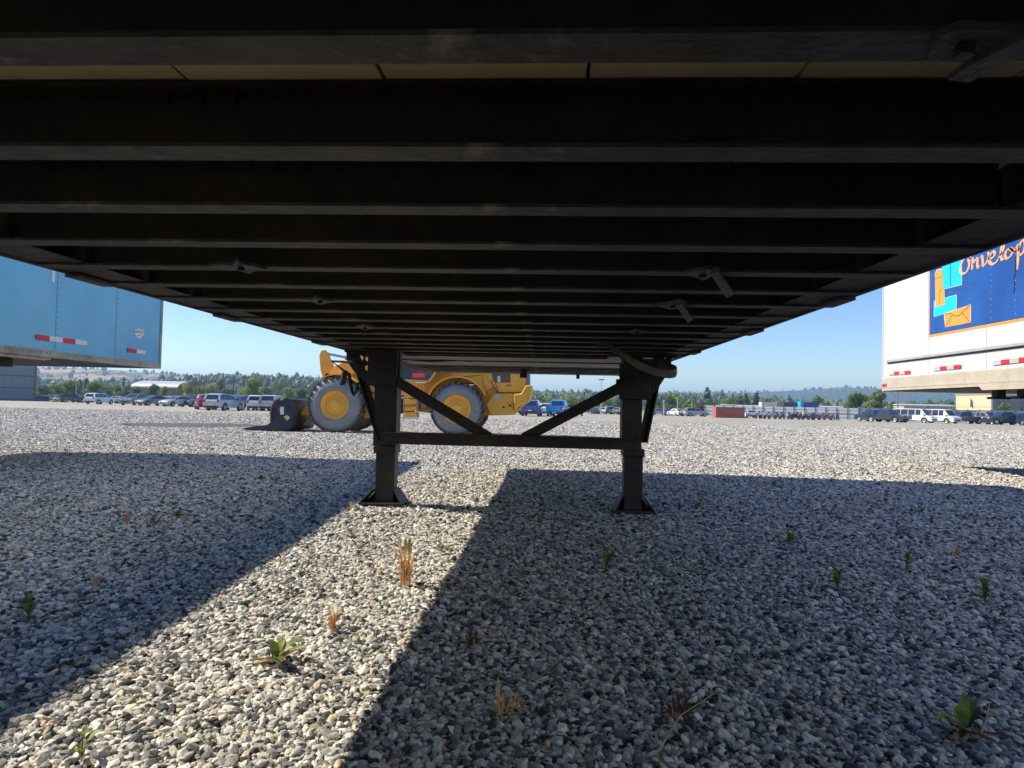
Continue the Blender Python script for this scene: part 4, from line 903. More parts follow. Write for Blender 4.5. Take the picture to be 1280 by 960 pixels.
    MB().box(xr - .062, xr - .046, -.2, .2, .56 if kind != 'pickup' else .36, .68 if kind != 'pickup' else .46).build('number_plate', M['sticker'], root)
    for wx in k['wx']:
        for s in (-1, 1):
            mb = MB(); y0 = s * (W_ / 2 - .02); d = -s
            mb.rev([(r * .62, d * .02), (r * .9, 0), (r, d * .04), (r, d * .19), (r * .9, d * .22)], (wx, y0, r), n=20, cap=False); w = mb.build('wheel', M['cartyre'], root, 40)
            mb = MB(); mb.rev([(.05, d * .0), (r * .25, d * .01), (r * .3, d * .045), (r * .58, d * .025), (r * .64, d * .012), (r * .64, d * .06)], (wx, y0, r), n=20); mb.build('rim', M['rim'], w, 30)
    return root
def copy_tree(o, parent=None):
    c = o.copy(); col.objects.link(c); c.parent = parent
    for ch in o.children: copy_tree(ch, c)
    return c
def put_car(kind, px, py, rz, colour, label, group='cars and trucks parked across the lot', sc=1.0):
    """rz: heading of the nose in degrees, 0 = to the right, 90 = away"""
    cat = {'sedan': 'car', 'suv': 'car', 'pickup': 'pickup truck', 'van': 'van'}[kind]
    if kind not in PROTO: o = make_car(kind, label, cat, group); PROTO[kind] = o
    else: o = copy_tree(PROTO[kind]); tag(o, label, cat, group)
    p = ground(px, py); o.location = (p.x, p.y, gz(p.x, p.y)); o.rotation_euler = (0, 0, radians(rz) + math.atan((683 - px) / F)); o.scale = (sc,) * 3
    b = [c for c in o.children if c.name.startswith('body')][0]
    b.material_slots[0].link = 'OBJECT'; b.material_slots[0].material = paint(colour)
    return o
CARS = [
 ('sedan', 137, 504.0, 100, 'dark', 'dark car peeping out behind the right end of the large white suv'),
 ('sedan', 181, 505.6, 95, 'white', 'white car behind the gap between the grey suv and the low grey saloon'),
 ('suv', 234, 506.6, 100, 'white', 'white suv behind the dark silver suv'),
 ('sedan', 268, 509.6, 90, 'navy', 'dark car behind the red car'),
 ('sedan', 200, 505.9, 90, 'lblue', 'pale car behind the low grey saloon'),
 ('sedan', 53, 501.3, 75, 'navy', 'dark blue car touching the corner of the grey metal shed'),
 ('sedan', 64, 501.5, 100, 'white', 'small white car just right of the dark blue one by the shed'),
 ('sedan', 75, 502.6, -100, 'silver', 'silver saloon between the small white car and the black car near the shed'),
 ('suv', 90, 503.2, 20, 'dark', 'black car left of the large white suv at the far left'),
 ('sedan', 102, 503.4, 60, 'dark', 'dark car half hidden behind the large white suv'),
 ('suv', 124, 505.3, 55, 'white', 'large white suv seen from behind under the blue trailer'),
 ('sedan', 148, 504.6, 70, 'silver', 'silver saloon right behind the white suv'),
 ('sedan', 157, 504.2, -120, 'white', 'white car peeping out behind the grey suv with dark grille'),
 ('suv', 168, 506.6, -120, 'grey', 'grey suv facing the camera with its dark grille'),
 ('sedan', 191, 507.2, -140, 'grey', 'low grey saloon left of the pair of silver cars'),
 ('sedan', 211, 507.4, -125, 'white', 'white hatchback behind the long silver saloon'),
 ('sedan', 222, 508.3, -140, 'silver', 'long silver saloon parked in front of the white hatchback'),
 ('suv', 243, 508.6, -125, 'grey', 'dark silver suv next left of the red car'),
 ('sedan', 257, 511.8, 95, 'red', 'red car with only its tail showing beside the dark silver suv'),
 ('suv', 280, 513.3, 60, 'silver', 'big silver suv seen from behind in the middle of the left row', 'cars and trucks parked across the lot', .88),
 ('sedan', 303, 512.5, 60, 'navy', 'dark blue saloon behind the right side of the big silver suv'),
 ('suv', 323, 513.2, 80, 'white', 'white minivan left of the suv by the bucket', 'cars and trucks parked across the lot', .88),
 ('suv', 341, 513.8, 75, 'silver', 'silver suv tucked against the loader bucket', 'cars and trucks parked across the lot', .9),
 ('sedan', 497, 515.5, 80, 'white', 'white car seen between the left landing leg and the loader steps'),
 ('suv', 508, 516.2, 90, 'dark', 'dark suv behind the loader steps'),
 ('sedan', 455, 514.5, 70, 'silver', 'silver car hidden behind the front wheel of the loader'),
 ('sedan', 647, 518.2, 105, 'lblue', 'pale blue car just right of the loader counterweight'),
 ('suv', 665, 520.2, 84, 'blue', 'dark blue suv seen from behind, right of the loader'),
 ('sedan', 682, 519.6, 95, 'white', 'white car between the dark blue suv and the bright blue pickup'),
 ('pickup', 698, 520.3, 80, 'bright', 'bright sky blue pickup truck seen from behind'),
 ('sedan', 733, 517.4, 150, 'navy', 'dark car first in the far row right of the blue pickup'),
 ('sedan', 743, 517.5, 100, 'silver', 'silver car second in the far row behind the right brace'),
 ('sedan', 752, 517.7, -90, 'white', 'white car third in the far row behind the right brace'),
 ('suv', 761, 517.8, 100, 'grey', 'grey suv fourth in the far row left of the right leg'),
 ('sedan', 769, 518.0, 100, 'silver', 'silver car fifth in the far row left of the right leg'),
 ('sedan', 777, 518.1, 100, 'white', 'white car touching the left side of the right landing leg'),
 ('sedan', 824, 519.2, 20, 'lblue', 'pale blue car first right of the right landing leg'),
 ('sedan', 834, 519.3, 100, 'navy', 'dark blue car second right of the right landing leg'),
 ('sedan', 845, 519.9, 120, 'white', 'white car left of the small red car on the right'),
 ('sedan', 857, 520.0, 30, 'red', 'small red car left of the grey suv on the right'),
 ('suv', 870, 520.6, 20, 'silver', 'silver grey suv side on, left of the red container'),
 ('sedan', 908, 521.7, 40, 'grey', 'grey car in front of the left end of the red container'),
 ('sedan', 921, 522.0, 150, 'white', 'white car in front of the right end of the red container'),
 ('sedan', 938, 522.4, 100, 'silver', 'silver car just right of the red container'),
 ('pickup', 1092, 527.0, 140, 'navy', 'dark blue pickup in front of the joint of white wall and blue fence'),
 ('pickup', 1108, 527.6, -30, 'dark', 'black pickup truck left of the first white van'),
 ('van', 1143, 528.2, -25, 'white', 'white passenger van, the left one of two'),
 ('van', 1174, 528.9, -35, 'white', 'white van with a long bonnet, the right one of two'),
 ('pickup', 1204, 529.6, -145, 'grey', 'dark grey pickup right of the two white vans'),
 ('pickup', 1231, 530.2, -35, 'tan', 'pale tan pickup under the yellow building'),
 ('pickup', 1256, 531.0, -145, 'dark', 'black pickup under the shaded grey building front near the right edge'),
 ('suv', 1279, 531.6, -60, 'navy', 'dark suv cut by the right edge of the frame')]
for c in CARS: put_car(*c)

# motorcycles in front of the white wall
def make_bike(label, group):
    r = thing('parked_motorcycle', label, 'motorcycle', (0, 0, 0), 0, group)
    for x in (-.72, .74):
        mb = MB(); mb.rev([(.20, -.03), (.31, -.05), (.33, 0), (.31, .05), (.20, .03)], (x, 0, .33), n=16); w = mb.build('wheel', M['cartyre'], r, 40)
        mb = MB(); mb.cyl((x, -.06, .33), (x, .06, .33), .12, 12); mb.build('hub', M['rim'], w, 40)
    mb = MB(); mb.prism([(-.45, -.13, .35), (.35, -.13, .30), (.50, -.10, .70), (.42, -.13, .92), (.05, -.14, .95), (-.10, -.12, .78), (-.60, -.12, .82), (-.70, -.10, .72)], (0, .26, 0)); mb.build('body', M['gear'], r, bevel=.03)
    MB().box(-.72, .02, -.14, .14, .80, .88).build('seat', M['plastic'], r, bevel=.03)
    mb = MB(); mb.tube([(.74, -.07, .33), (.50, -.07, .95), (.42, -.38, 1.06)], .025, 6).tube([(.74, .07, .33), (.50, .07, .95), (.42, .38, 1.06)], .025, 6); mb.build('fork', M['chrome'], r, 40)
    mb = MB(); mb.prism([(.50, -.16, .92), (.62, -.14, .95), (.50, -.12, 1.2), (.44, -.12, 1.2)], (0, .28, 0)); mb.build('windshield', M['glass'], r)
    return r
ORD = 'first second third fourth fifth sixth seventh eighth ninth tenth'.split(); bike0 = None; rs = random.Random(12)
for i, px in enumerate([947, 953, 959, 965, 972, 978, 988, 994, 1001, 1007, 1014, 1020, 1027, 1034, 1041, 1047]):
    red = i in (13, 14); lab = ('%s parked motorcycle from the left in the cluster right of the red container' % ORD[i] if px < 983 else ('reddish motorcycle, the %s one of two near the right end of the row' % ('left' if i == 13 else 'right') if red else '%s parked motorcycle from the left in the long dark row before the white wall' % ORD[i - 6]))
    if bike0 is None: bike0 = make_bike(lab, 'motorcycles parked before the white wall'); o = bike0
    else: o = copy_tree(bike0); tag(o, lab, 'motorcycle', 'motorcycles parked before the white wall')
    p = ground(px, 524.2 + (px - 985) * .022 + rs.uniform(-.3, .3)); o.location = (p.x, p.y, gz(p.x, p.y)); o.rotation_euler = (0, 0, radians(rs.uniform(20, 60) + (180 if rs.random() < .3 else 0)))
    b = [c for c in o.children if c.name.startswith('body')][0]; b.material_slots[0].link = 'OBJECT'; b.material_slots[0].material = paint('red' if red else rs.choice(['dark', 'silver', 'navy', 'white'] if px < 983 else ['dark', 'dark', 'grey', 'navy']))
# flat utility trailer beside the blue pickup and cargo trailer between pickup and van
p = ground(717, 519.8); U = thing('utility_trailer', 'low dark flat utility trailer right of the bright blue pickup', 'trailer', (p.x, p.y, gz(0, p.y)), radians(80))
for nm, bx, mm in (('deck', (-1.5, 1.5, -.9, .9, .45, .55), 'gear'), ('front_rail', (1.42, 1.5, -.9, .9, .56, 1.3), 'gear'), ('side_rail', (-1.5, 1.41, -.92, -.86, .70, .78), 'gear'), ('side_rail', (-1.5, 1.41, .86, .92, .70, .78), 'gear'), ('ramp', (-1.58, -1.51, -.8, .8, .5, 1.35), 'gear')):
    mb = MB(); mb.box(*bx); mb.v = [WM[U.name] @ v for v in mb.v]; mb.build(nm, M[mm], U)
for s in (-1, 1):
    mb = MB(); mb.cyl((0, s * .95, .33), (0, s * 1.12, .33), .33, 16); mb.v = [WM[U.name] @ v for v in mb.v]; mb.build('wheel', M['cartyre'], U, 40)
p = ground(1126, 528); U = thing('stake_trailer', 'small tan stake sided trailer left of the first white van', 'trailer', (p.x, p.y, gz(0, p.y)), radians(10))
for nm, bx, mm in (('deck', (-1.2, 1.2, -.7, .7, .45, .55), 'brown'), ('side_board', (-1.2, 1.2, -.74, -.70, .56, 1.1), 'tan'), ('side_board', (-1.2, 1.2, .70, .74, .56, 1.1), 'tan')):
    mb = MB(); mb.box(*bx); mb.v = [WM[U.name] @ v for v in mb.v]; mb.build(nm, M[mm], U)
for s in (-1, 1):
    mb = MB(); mb.cyl((0, s * .76, .32), (0, s * .92, .32), .32, 16); mb.v = [WM[U.name] @ v for v in mb.v]; mb.build('wheel', M['cartyre'], U, 40)

# ------------------------------------------------------------------ buildings, walls, containers
def rect(px0, px1, py_top, Y, dep, name, m_, par, zb=None, shrink=0):
    a, b = hitY(px0, py_top, Y), hitY(px1, py_top, Y); zt_ = (a.z + b.z) / 2; z0 = gz(0, Y) - .05 if zb is None else zb
    return MB().box(a.x, b.x, Y, Y + dep, z0, zt_).build(name, m_, par)
# corrugated shed far left
Ys = 150; a = hitY(46, 470, Ys); z0 = gz(0, Ys); zt_ = hitY(46, 425, Ys).z - z0
S = thing('metal_shed', 'grey corrugated metal shed below the blue trailer at the left edge', 'building', (a.x, Ys, z0), radians(40))
def loc(mb, par): mb.v = [WM[par.name] @ v for v in mb.v]; return mb
loc(MB().box(-46, -.2, .3, 16, 0, zt_), S).build('wall', M['corr'], S)
rib = MB()
for k in range(5): rib.box(.0 + .26 * k, 12 * .01 + .26 * k, -.14, 0, 0, zt_ - .1)
rib.box(0, 1.28, 0, .06, 0, zt_ - .1); rme = rib.mesh('wall_panel', M['corr'])
for k in range(34): link_mesh('wall_panel', rme, S, (-.5 - 1.3 * (k + 1), .2, 0))
for zz in (2.9, 5.7, 8.5): loc(MB().box(-46, -.4, .02, .13, zz, zz + .22), S).build('girt', M['corrdark'], S)
loc(MB().box(-.42, 0, -.05, .29, 0, zt_), S).build('corner_column', M['brown'], S)
loc(MB().box(-46, .6, -.6, 17, zt_ + .01, zt_ + .3), S).build('roof', M['roofw'], S)
loc(MB().box(-46, 2.5, -.5, -.1, 0, .5), S).build('plinth', M['corrdark'], S)
# barrel-roofed hall behind the trees
Yb = 230; p0, p1 = hitY(163, 486, Yb), hitY(232, 486, Yb)
Hh = thing('arched_hall', 'long hall with a pale arched roof behind the trees at the left', 'building', ((p0.x + p1.x) / 2, Yb, gz(0, Yb)))
xm, hwid = 0, 0; zr0 = hitY(200, 484.5, Yb).z; zr1 = hitY(200, 475.5, Yb).z
mb = MB(); n = 14; v = []
for (xx, yy) in ((p0.x, Yb), (p1.x - 3.0, Yb)):
    for i in range(n + 1):
        t = pi * i / n; v.append(Vector((xx + (1 - cos(t)) * 1.6, yy + 8 - 8 * cos(t), zr0 + (zr1 - zr0) * sin(t))))
mb.add(v, [(i, i + 1, n + 2 + i, n + 1 + i) for i in range(n)]); mb.build('roof', M['roofw'], Hh, 60)
MB().box(p0.x + .2, p1.x - 3.2, Yb + .3, Yb + 15.6, gz(0, Yb), zr0 - .02).build('wall', M['brown'], Hh)
mb = MB(); mb.add(v[n + 1:], [tuple(range(n + 1))]); mb.build('gable', M['brown'], Hh)
# small house roofs in the trees
for (px0, px1, pt, Y, mm, lab) in ((318, 345, 484, 420, 'tan', 'low tan house among the trees behind the silver suv'), (905, 921, 504.5, 210, 'tan', 'small cream building just behind the top of the red container'), (60, 92, 487, 300, 'white', 'low pale building behind the trees at the far left'),
                                 (925, 955, 506, 220, 'tan', 'long low tan shed between the red container and the white box'), (1023, 1062, 507, 230, 'tan', 'long low tan roofed store right of the blue container'), (1087, 1130, 507.5, 230, 'roofw', 'low white roofed building right of the two bushy trees'),
                                 (1130, 1196, 504.5, 215, 'tan', 'low beige store left of the yellow building')):
    a, b = hitY(px0, pt, Y), hitY(px1, pt, Y); hb = thing('low_building', lab, 'building', ((a.x + b.x) / 2, Y, gz(0, Y)))
    MB().box(a.x, b.x, Y, Y + 8, gz(0, Y), a.z - .5).build('wall', M[mm], hb)
    mb = MB(); mb.prism([(a.x - .3, Y - .3, a.z - .49), (a.x - .3, Y + 4, a.z), (a.x - .3, Y + 8.3, a.z - .49)], (b.x - a.x + .6, 0, 0)); mb.build('roof', M['roofw'] if mm != 'brown' else M['brown'], hb)
    nwin = max(1, int((b.x - a.x) / 5))
    for k in range(nwin):
        xx = a.x + (b.x - a.x) * (k + .5) / nwin; MB().box(xx - .7, xx + .7, Y - .02, Y + .02, gz(0, Y) + 1, gz(0, Y) + 2.1).build('window', M['glass'], hb)
# cream building behind the right trailer, front painted grey for its shaded side
Yy = 150; c0_ = hitY(1239, 493, Yy); X0 = c0_.x; far = hitX(1195, 492, X0); zt_ = c0_.z; c1_ = hitY(1300, 493, Yy)
K = thing('commercial_building', 'cream block building, its shaded front coloured grey, with one small dark wall lamp, seen under the white trailer', 'building', (X0, Yy, gz(0, Yy)))
MB().box(X0, X0 + .4, Yy, far.y, gz(0, Yy), zt_).build('cream_wall', M['cream'], K)
MB().box(X0 + .41, c1_.x, Yy + .05, far.y, gz(0, Yy), zt_ - .1).build('shade_grey_wall', M['slate'], K)
MB().box(X0 - .06, X0 - .005, Yy, far.y, zt_ - 2.75, zt_ - 2.65).build('wall_band', M['tan'], K)
MB().box(X0 - .15, X0 + .55, Yy - .1, far.y + .1, zt_ + .01, zt_ + .2).build('parapet', M['tan'], K)
q = hitX(1215.5, 504, X0); mb = MB(); mb.prism([(X0 - .35, q.y - .3, q.z - .9), (X0 - .35, q.y + .3, q.z - .7), (X0 - .35, q.y + .15, q.z + .9), (X0 - .35, q.y - .15, q.z + .3)], (.3, 0, 0)); mb.build('wall_lamp', M['corrdark'], K)
# white wall with dark posts and rails
def wall_run(px0, px1, y0, y1, ztop, m_, name, lab, cat, n, rails):
    a, b = hitY(px0, 515, y0), hitY(px1, 515, y1); r_ = thing(name, lab, cat, (a.x, a.y, gz(0, y0)))
    for k in range(n):
        p, q = a.lerp(b, k / n), a.lerp(b, (k + 1) / n); e = (q - p) * .01; p = p + e; q = q - e; z0 = gz(0, p.y)
        mb = MB(); mb.prism([(p.x, p.y, z0), (q.x, q.y, z0), (q.x, q.y, ztop), (p.x, p.y, ztop)], (0, .08, 0)); mb.build('wall_panel', m_, r_)
        MB().box(p.x - .05, p.x + .05, p.y - .12, p.y - .02, z0, ztop + .15).build('post', M['corrdark'], r_)
    for zz in rails:
        mb = MB(); mb.bar((a.x, a.y - .15, zz), (b.x, b.y - .15, zz), .05, .07); mb.build('rail', M['corrdark'], r_)
wall_run(880, 1073, 150, 140, 1.65, M['wallwhite'], 'boundary_wall', 'long white panel wall with dark posts behind the motorcycles', 'wall', 15, (1.15, .35))
wall_run(1073, 1330, 140, 128, 1.75, M['wallblue'], 'boundary_fence', 'blue grey panel fence behind the vans and pickups at the right', 'fence', 18, (1.5,))
# containers
def container(px0, px1, pt, Y, m_, lab, dep=2.4, mesh_front=True):
    a, b = hitY(px0, pt, Y), hitY(px1, pt, Y); z0 = gz(0, Y); r_ = thing('shipping_container', lab, 'container', ((a.x + b.x) / 2, Y, z0)); n = max(3, int((b.x - a.x) / .5))
    MB().box(a.x, b.x, Y + .05, Y + dep, z0, a.z - .02).build('body', m_, r_)
    mb = MB()
    for k in range(n):
        x0 = a.x + .08 + (b.x - a.x - .16) * k / n; mb.box(x0, x0 + (b.x - a.x) / n * .5, Y - .0, Y + .049, z0 + .15, a.z - .15)
    tag(mb.build('corrugation', m_, r_), kind='stuff')
    for xx in (a.x, b.x - .12): MB().box(xx, xx + .12, Y - .03, Y + .048, z0, a.z).build('corner_post', m_, r_)
    MB().box(a.x + .121, b.x - .121, Y - .03, Y + .048, a.z - .13, a.z).build('top_rail', m_, r_)
container(895, 931, 508.5, 112, M['redbox'], 'red corrugated shipping container with cars parked before it')
container(952, 971, 502.4, 185, M['wallwhite'], 'white box container at the left end of the container row beyond the wall')
container(971.5, 980, 502.2, 186, M['greybox'], 'grey container between the white and the navy ones')
container(980.5, 1000, 502.7, 187, M['navybox'], 'navy container beyond the white wall')
container(1000.5, 1003.5, 501.9, 185, M['gcyan'], 'narrow pale blue end of a container beside the bright blue one')
container(1004, 1023.5, 502.7, 188, M['bluebox'], 'bright blue container at the right end of the container row')
# poles
def pole(px, pt, Y, r, m_, lab, lamp=False, cross=False):
    a = hitY(px, pt, Y); z0 = gz(0, Y); o = thing('lamp_post' if lamp else 'utility_pole', lab, 'lamp post' if lamp else 'pole', (a.x, Y, z0))
    MB().cyl((a.x, Y, z0), (a.x, Y, a.z), r, 8, r * .7).build('mast', m_, o, 40)
    if cross: MB().box(a.x - 1.1, a.x + 1.1, Y - .08, Y + .08, a.z - .9, a.z - .7).build('cross_arm', m_, o)
    if lamp: MB().box(a.x - .5, a.x + .5, Y - .2, Y + .2, a.z - .02, a.z + .16).build('lamp_head', M['corrdark'], o, bevel=.05)
pole(155, 471, 190, .28, M['pole'], 'dark wooden pole left of the arched hall', cross=True)
pole(95.5, 479, 150, .13, M['lpole'], 'thin pale lamp post above the black car at the far left')
for i, (px, pt, l) in enumerate(((245, 473.5, 'dark pole just right of the arched hall'), (255.5, 474, 'dark pole above the red car, second right of the hall'), (249, 484, 'short dark pole between the two taller ones right of the hall'), (271.5, 477, 'dark pole above the left end of the big silver suv'), (280.5, 483, 'short dark pole above the middle of the big silver suv'), (292, 475, 'tall thin pole above the right end of the big silver suv'), (295.5, 483, 'short thick pole beside the tall thin one over the big silver suv'))):
    pole(px, pt, 170 + i * 3, .16, M['pole'], l)
pole(752, 475, 120, .09, M['lpole'], 'tall thin lamp post seen through the right brace', lamp=True)
pole(776.5, 470.5, 130, .11, M['lpole'], 'tall lamp post touching the left side of the right leg', lamp=True)
pole(688.5, 497, 140, .10, M['pole'], 'dark post above the left side of the bright blue pickup')
pole(705.5, 496.5, 140, .10, M['pole'], 'dark post above the right side of the bright blue pickup')
pole(830, 500, 130, .09, M['lpole'], 'pale post above the two blue cars right of the right leg')
pole(847, 499, 150, .10, M['lpole'], 'pale post left of the reddish bush')
pole(865, 501, 150, .10, M['lpole'], 'pale post above the silver grey suv')
pole(1122.5, 484, 200, .16, M['brown'], 'brown pole just under the nose of the white trailer')

# ------------------------------------------------------------------ trees
def crown_mesh(seed, style, n):
    rs = np.random.RandomState(seed); lob = []
    if style == 'round':
        for _ in range(11):
            a = rs.uniform(0, 2 * pi); rr = rs.uniform(0, .30); z = rs.uniform(.30, .82); lob.append((cos(a) * rr, sin(a) * rr, z, rs.uniform(.13, .22)))
    elif style == 'wide':
        for _ in range(14):
            a = rs.uniform(0, 2 * pi); rr = rs.uniform(.1, .50); z = rs.uniform(.25, .80) - rr * .25; lob.append((cos(a) * rr, sin(a) * rr, z, rs.uniform(.13, .24)))
    else:
        for k in range(14):
            z = .12 + .84 * k / 14; a = rs.uniform(0, 2 * pi); rr = (1 - z) * .13; lob.append((cos(a) * rr, sin(a) * rr, z, .05 + (1 - z) * .17))
    lob = np.array(lob); w = lob[:, 3] ** 2; w /= w.sum(); idx = rs.choice(len(lob), n, p=w); c = lob[idx]
    d = rs.normal(size=(n, 3)); d /= np.linalg.norm(d, axis=1)[:, None]; rad = c[:, 3] * rs.uniform(.45, 1.08, n) ** .6
    P_ = c[:, :3] + d * rad[:, None] * np.array([1, 1, .85]); s = rs.uniform(.014, .036, n) * (1.2 if style != 'cone' else .85)
    t1 = np.cross(d + rs.normal(scale=.5, size=(n, 3)), rs.normal(size=(n, 3))); t1 /= np.linalg.norm(t1, axis=1)[:, None]; t2 = np.cross(d, t1); t2 /= (np.linalg.norm(t2, axis=1)[:, None] + 1e-6)
    V = np.stack([P_ - t1 * s[:, None], P_ - t2 * s[:, None] * .7, P_ + t1 * s[:, None], P_ + t2 * s[:, None] * .7], 1).reshape(-1, 3)
    return V.tolist(), [(4 * i, 4 * i + 1, 4 * i + 2, 4 * i + 3) for i in range(n)]
CR = {}
for st_, mts in (('round', ('leafbright', 'leafgreen', 'leafred')), ('wide', ('leafbright', 'leafgreen')), ('cone', ('leafdark',))):
    for sd_ in range(2):
        V_, F_ = crown_mesh(sd_ * 7 + 3, st_, 2200)
        for mt in mts:
            me = bpy.data.meshes.new('crown'); me.from_pydata(V_, [], F_); me.materials.append(M[mt]); CR[(st_, sd_, mt)] = me
def trunk_mesh():
    mb = MB(); mb.tube([(0, 0, -.02), (.01, 0, .25), (0, .01, .5), (.01, 0, .75)], [.028, .022, .014, .005], 7)
    for k in range(6):
        a = k * 1.1; z = .22 + .07 * k; mb.tube([(0, 0, z), (cos(a) * .12, sin(a) * .12, z + .10), (cos(a) * .22, sin(a) * .22, z + .22)], [.011, .007, .003], 5)
    return mb.mesh('trunk', M['bark'])
TR = trunk_mesh()
def tree(px, pt, wpx, Y, style, mt, lab):
    a = hitY(px, pt, Y); z0 = gz(0, Y); h = a.z - z0 + .3; wid = wpx * Y / F; base = {'round': .80, 'wide': 1.15, 'cone': .42}[style]
    o = thing({'round': 'broadleaf_tree', 'wide': 'spreading_tree', 'cone': 'conifer_tree'}[style], lab, 'tree', (a.x, Y, z0), rnd.uniform(0, 6), 'trees beyond the lot')
    sx = wid / base * 1.2
    c = bpy.data.objects.new('crown', CR[(style, rnd.randrange(2), mt)]); col.objects.link(c); c.parent = o; c.scale = (sx, sx, h)
    t = bpy.data.objects.new('trunk', TR); col.objects.link(t); t.parent = o; t.scale = (sx * .8, sx * .8, h)
TREES = [
 (54, 480, 20, 175, 'round', 'leafgreen', 'dark rounded tree beside the corner of the metal shed'),
 (72, 475, 24, 185, 'wide', 'leafbright', 'bright green tree second right of the metal shed'),
 (88, 473.5, 24, 190, 'round', 'leafbright', 'tallest bright green tree left of the two slim dark conifers'),
 (101, 474, 8, 200, 'cone', 'leafdark', 'slim dark conifer at the left of a pair'),
 (108, 471.5, 8, 205, 'cone', 'leafdark', 'slim dark conifer at the right of a pair'),
 (119, 475.5, 22, 185, 'round', 'leafbright', 'bright green tree above the large white suv'),
 (133, 478, 18, 190, 'wide', 'leafgreen', 'green tree right above the tail of the large white suv'),
 (147, 479, 14, 195, 'round', 'leafbright', 'small tree left of the dark wooden pole'),
 (155, 482, 14, 188, 'round', 'leafgreen', 'low bush at the foot of the dark wooden pole'),
 (171, 482.5, 16, 190, 'round', 'leafbright', 'light green tree before the left end of the arched hall'),
 (192, 479, 16, 185, 'round', 'leafgreen', 'pointed green tree before the middle of the arched hall'),
 (206, 482, 11, 188, 'round', 'leafbright', 'small green tree before the right half of the arched hall'),
 (219, 484, 13, 190, 'wide', 'leafgreen', 'low green bush before the right end of the arched hall'),
 (235, 477.5, 18, 178, 'round', 'leafbright', 'yellow green tree hiding the right corner of the arched hall'),
 (249, 478, 20, 182, 'wide', 'leafbright', 'light yellow green tree among the dark poles'),
 (263, 480, 18, 180, 'round', 'leafbright', 'yellow green tree above the red car'),
 (277, 474, 13, 230, 'cone', 'leafdark', 'dark conifer behind the big silver suv'),
 (287, 484, 20, 185, 'round', 'leafgreen', 'low green tree above the roof of the big silver suv'),
 (303, 480, 20, 178, 'wide', 'leafbright', 'yellow green tree right of the big silver suv'),
 (318, 470.5, 24, 165, 'round', 'leafbright', 'tall bright green tree above the white minivan'),
 (333, 482, 16, 215, 'round', 'leafgreen', 'green tree low behind the white minivan'),
 (347, 468, 26, 330, 'wide', 'leafgreen', 'broad blue green tree on the slope left of the loader'),
 (362, 483, 18, 200, 'round', 'leafbright', 'light green tree above the loader bucket'),
 (378, 484, 20, 205, 'round', 'leafgreen', 'green tree just left of the front wheel of the loader'),
 (395, 482, 20, 205, 'wide', 'leafgreen', 'green tree hidden behind the front wheel of the loader'),
 (500, 486, 20, 210, 'round', 'leafgreen', 'green tree seen left of the loader steps'),
 (668, 491, 22, 200, 'wide', 'leafgreen', 'green tree above the dark blue suv'),
 (690, 495, 18, 220, 'round', 'leafbright', 'light tree above the bright blue pickup'),
 (712, 494, 18, 210, 'round', 'leafbright', 'light green tree right of the bright blue pickup'),
 (727, 492, 20, 215, 'wide', 'leafbright', 'yellow green tree under the right brace'),
 (744, 497, 16, 200, 'round', 'leafgreen', 'green tree left of the thin lamp post'),
 (760, 496, 18, 210, 'round', 'leafbright', 'light green tree right of the thin lamp post'),
 (775, 498, 14, 215, 'round', 'leafgreen', 'green tree beside the left side of the right leg'),
 (822, 496, 14, 200, 'round', 'leafgreen', 'dark green tree first right of the right leg'),
 (838, 493, 20, 215, 'round', 'leafgreen', 'dark green tree second right of the right leg'),
 (848, 491.5, 15, 230, 'round', 'leafbright', 'light tree left of the reddish bush'),
 (863, 492.5, 26, 205, 'wide', 'leafbright', 'wide yellow green tree above the silver grey suv'),
 (875, 504, 12, 160, 'round', 'leafred', 'reddish bush behind the silver grey suv'),
 (884.5, 482.8, 12, 240, 'cone', 'leafdark', 'tall dark conifer, the highest one right of the leg'),
 (888, 499, 16, 190, 'round', 'leafbright', 'bright green bush at the foot of the tall conifer'),
 (908, 493, 26, 215, 'wide', 'leafbright', 'bright green spreading tree behind the red container'),
 (925, 494, 14, 240, 'round', 'leafgreen', 'green tree right behind the red container'),
 (933, 490.5, 10, 250, 'cone', 'leafdark', 'dark conifer left of a second one above the red container'),
 (946, 490, 12, 245, 'cone', 'leafdark', 'broad dark conifer above the motorcycles'),
 (957, 497, 16, 260, 'round', 'leafgreen', 'green tree above the white box container'),
 (1020, 493, 16, 270, 'round', 'leafgreen', 'dark tree behind the bright blue container'),
 (1033, 498, 14, 275, 'round', 'leafgreen', 'small dark tree right of the bright blue container'),
 (1071, 489, 26, 160, 'round', 'leafgreen', 'bushy green tree, the left one of the pair beyond the white wall'),
 (1095, 486.5, 26, 158, 'round', 'leafgreen', 'bushy green tree, the right one of the pair beyond the white wall'),
 (1083, 500, 18, 156, 'round', 'leafbright', 'low olive bush between the feet of the bushy pair'),
 (1113, 502, 14, 190, 'round', 'leafgreen', 'small tree left of the brown pole'),
 (1143, 498, 22, 300, 'wide', 'leafgreen', 'dark trees far behind the first white van'),
 (1147, 505, 20, 150, 'wide', 'leafbright', 'low light green bush above the first white van'),
 (1165, 497, 18, 300, 'wide', 'leafgreen', 'dark tree far left of the yellow building'),
 (1184, 498, 16, 300, 'round', 'leafgreen', 'dark tree touching the yellow building'),
 (1255, 502.5, 16, 150, 'round', 'leafbright', 'small light green tree before the shaded grey building wall'),
 (1284, 495, 16, 150, 'round', 'leafbright', 'green tree cut by the right edge')]
for t in TREES: tree(*t)

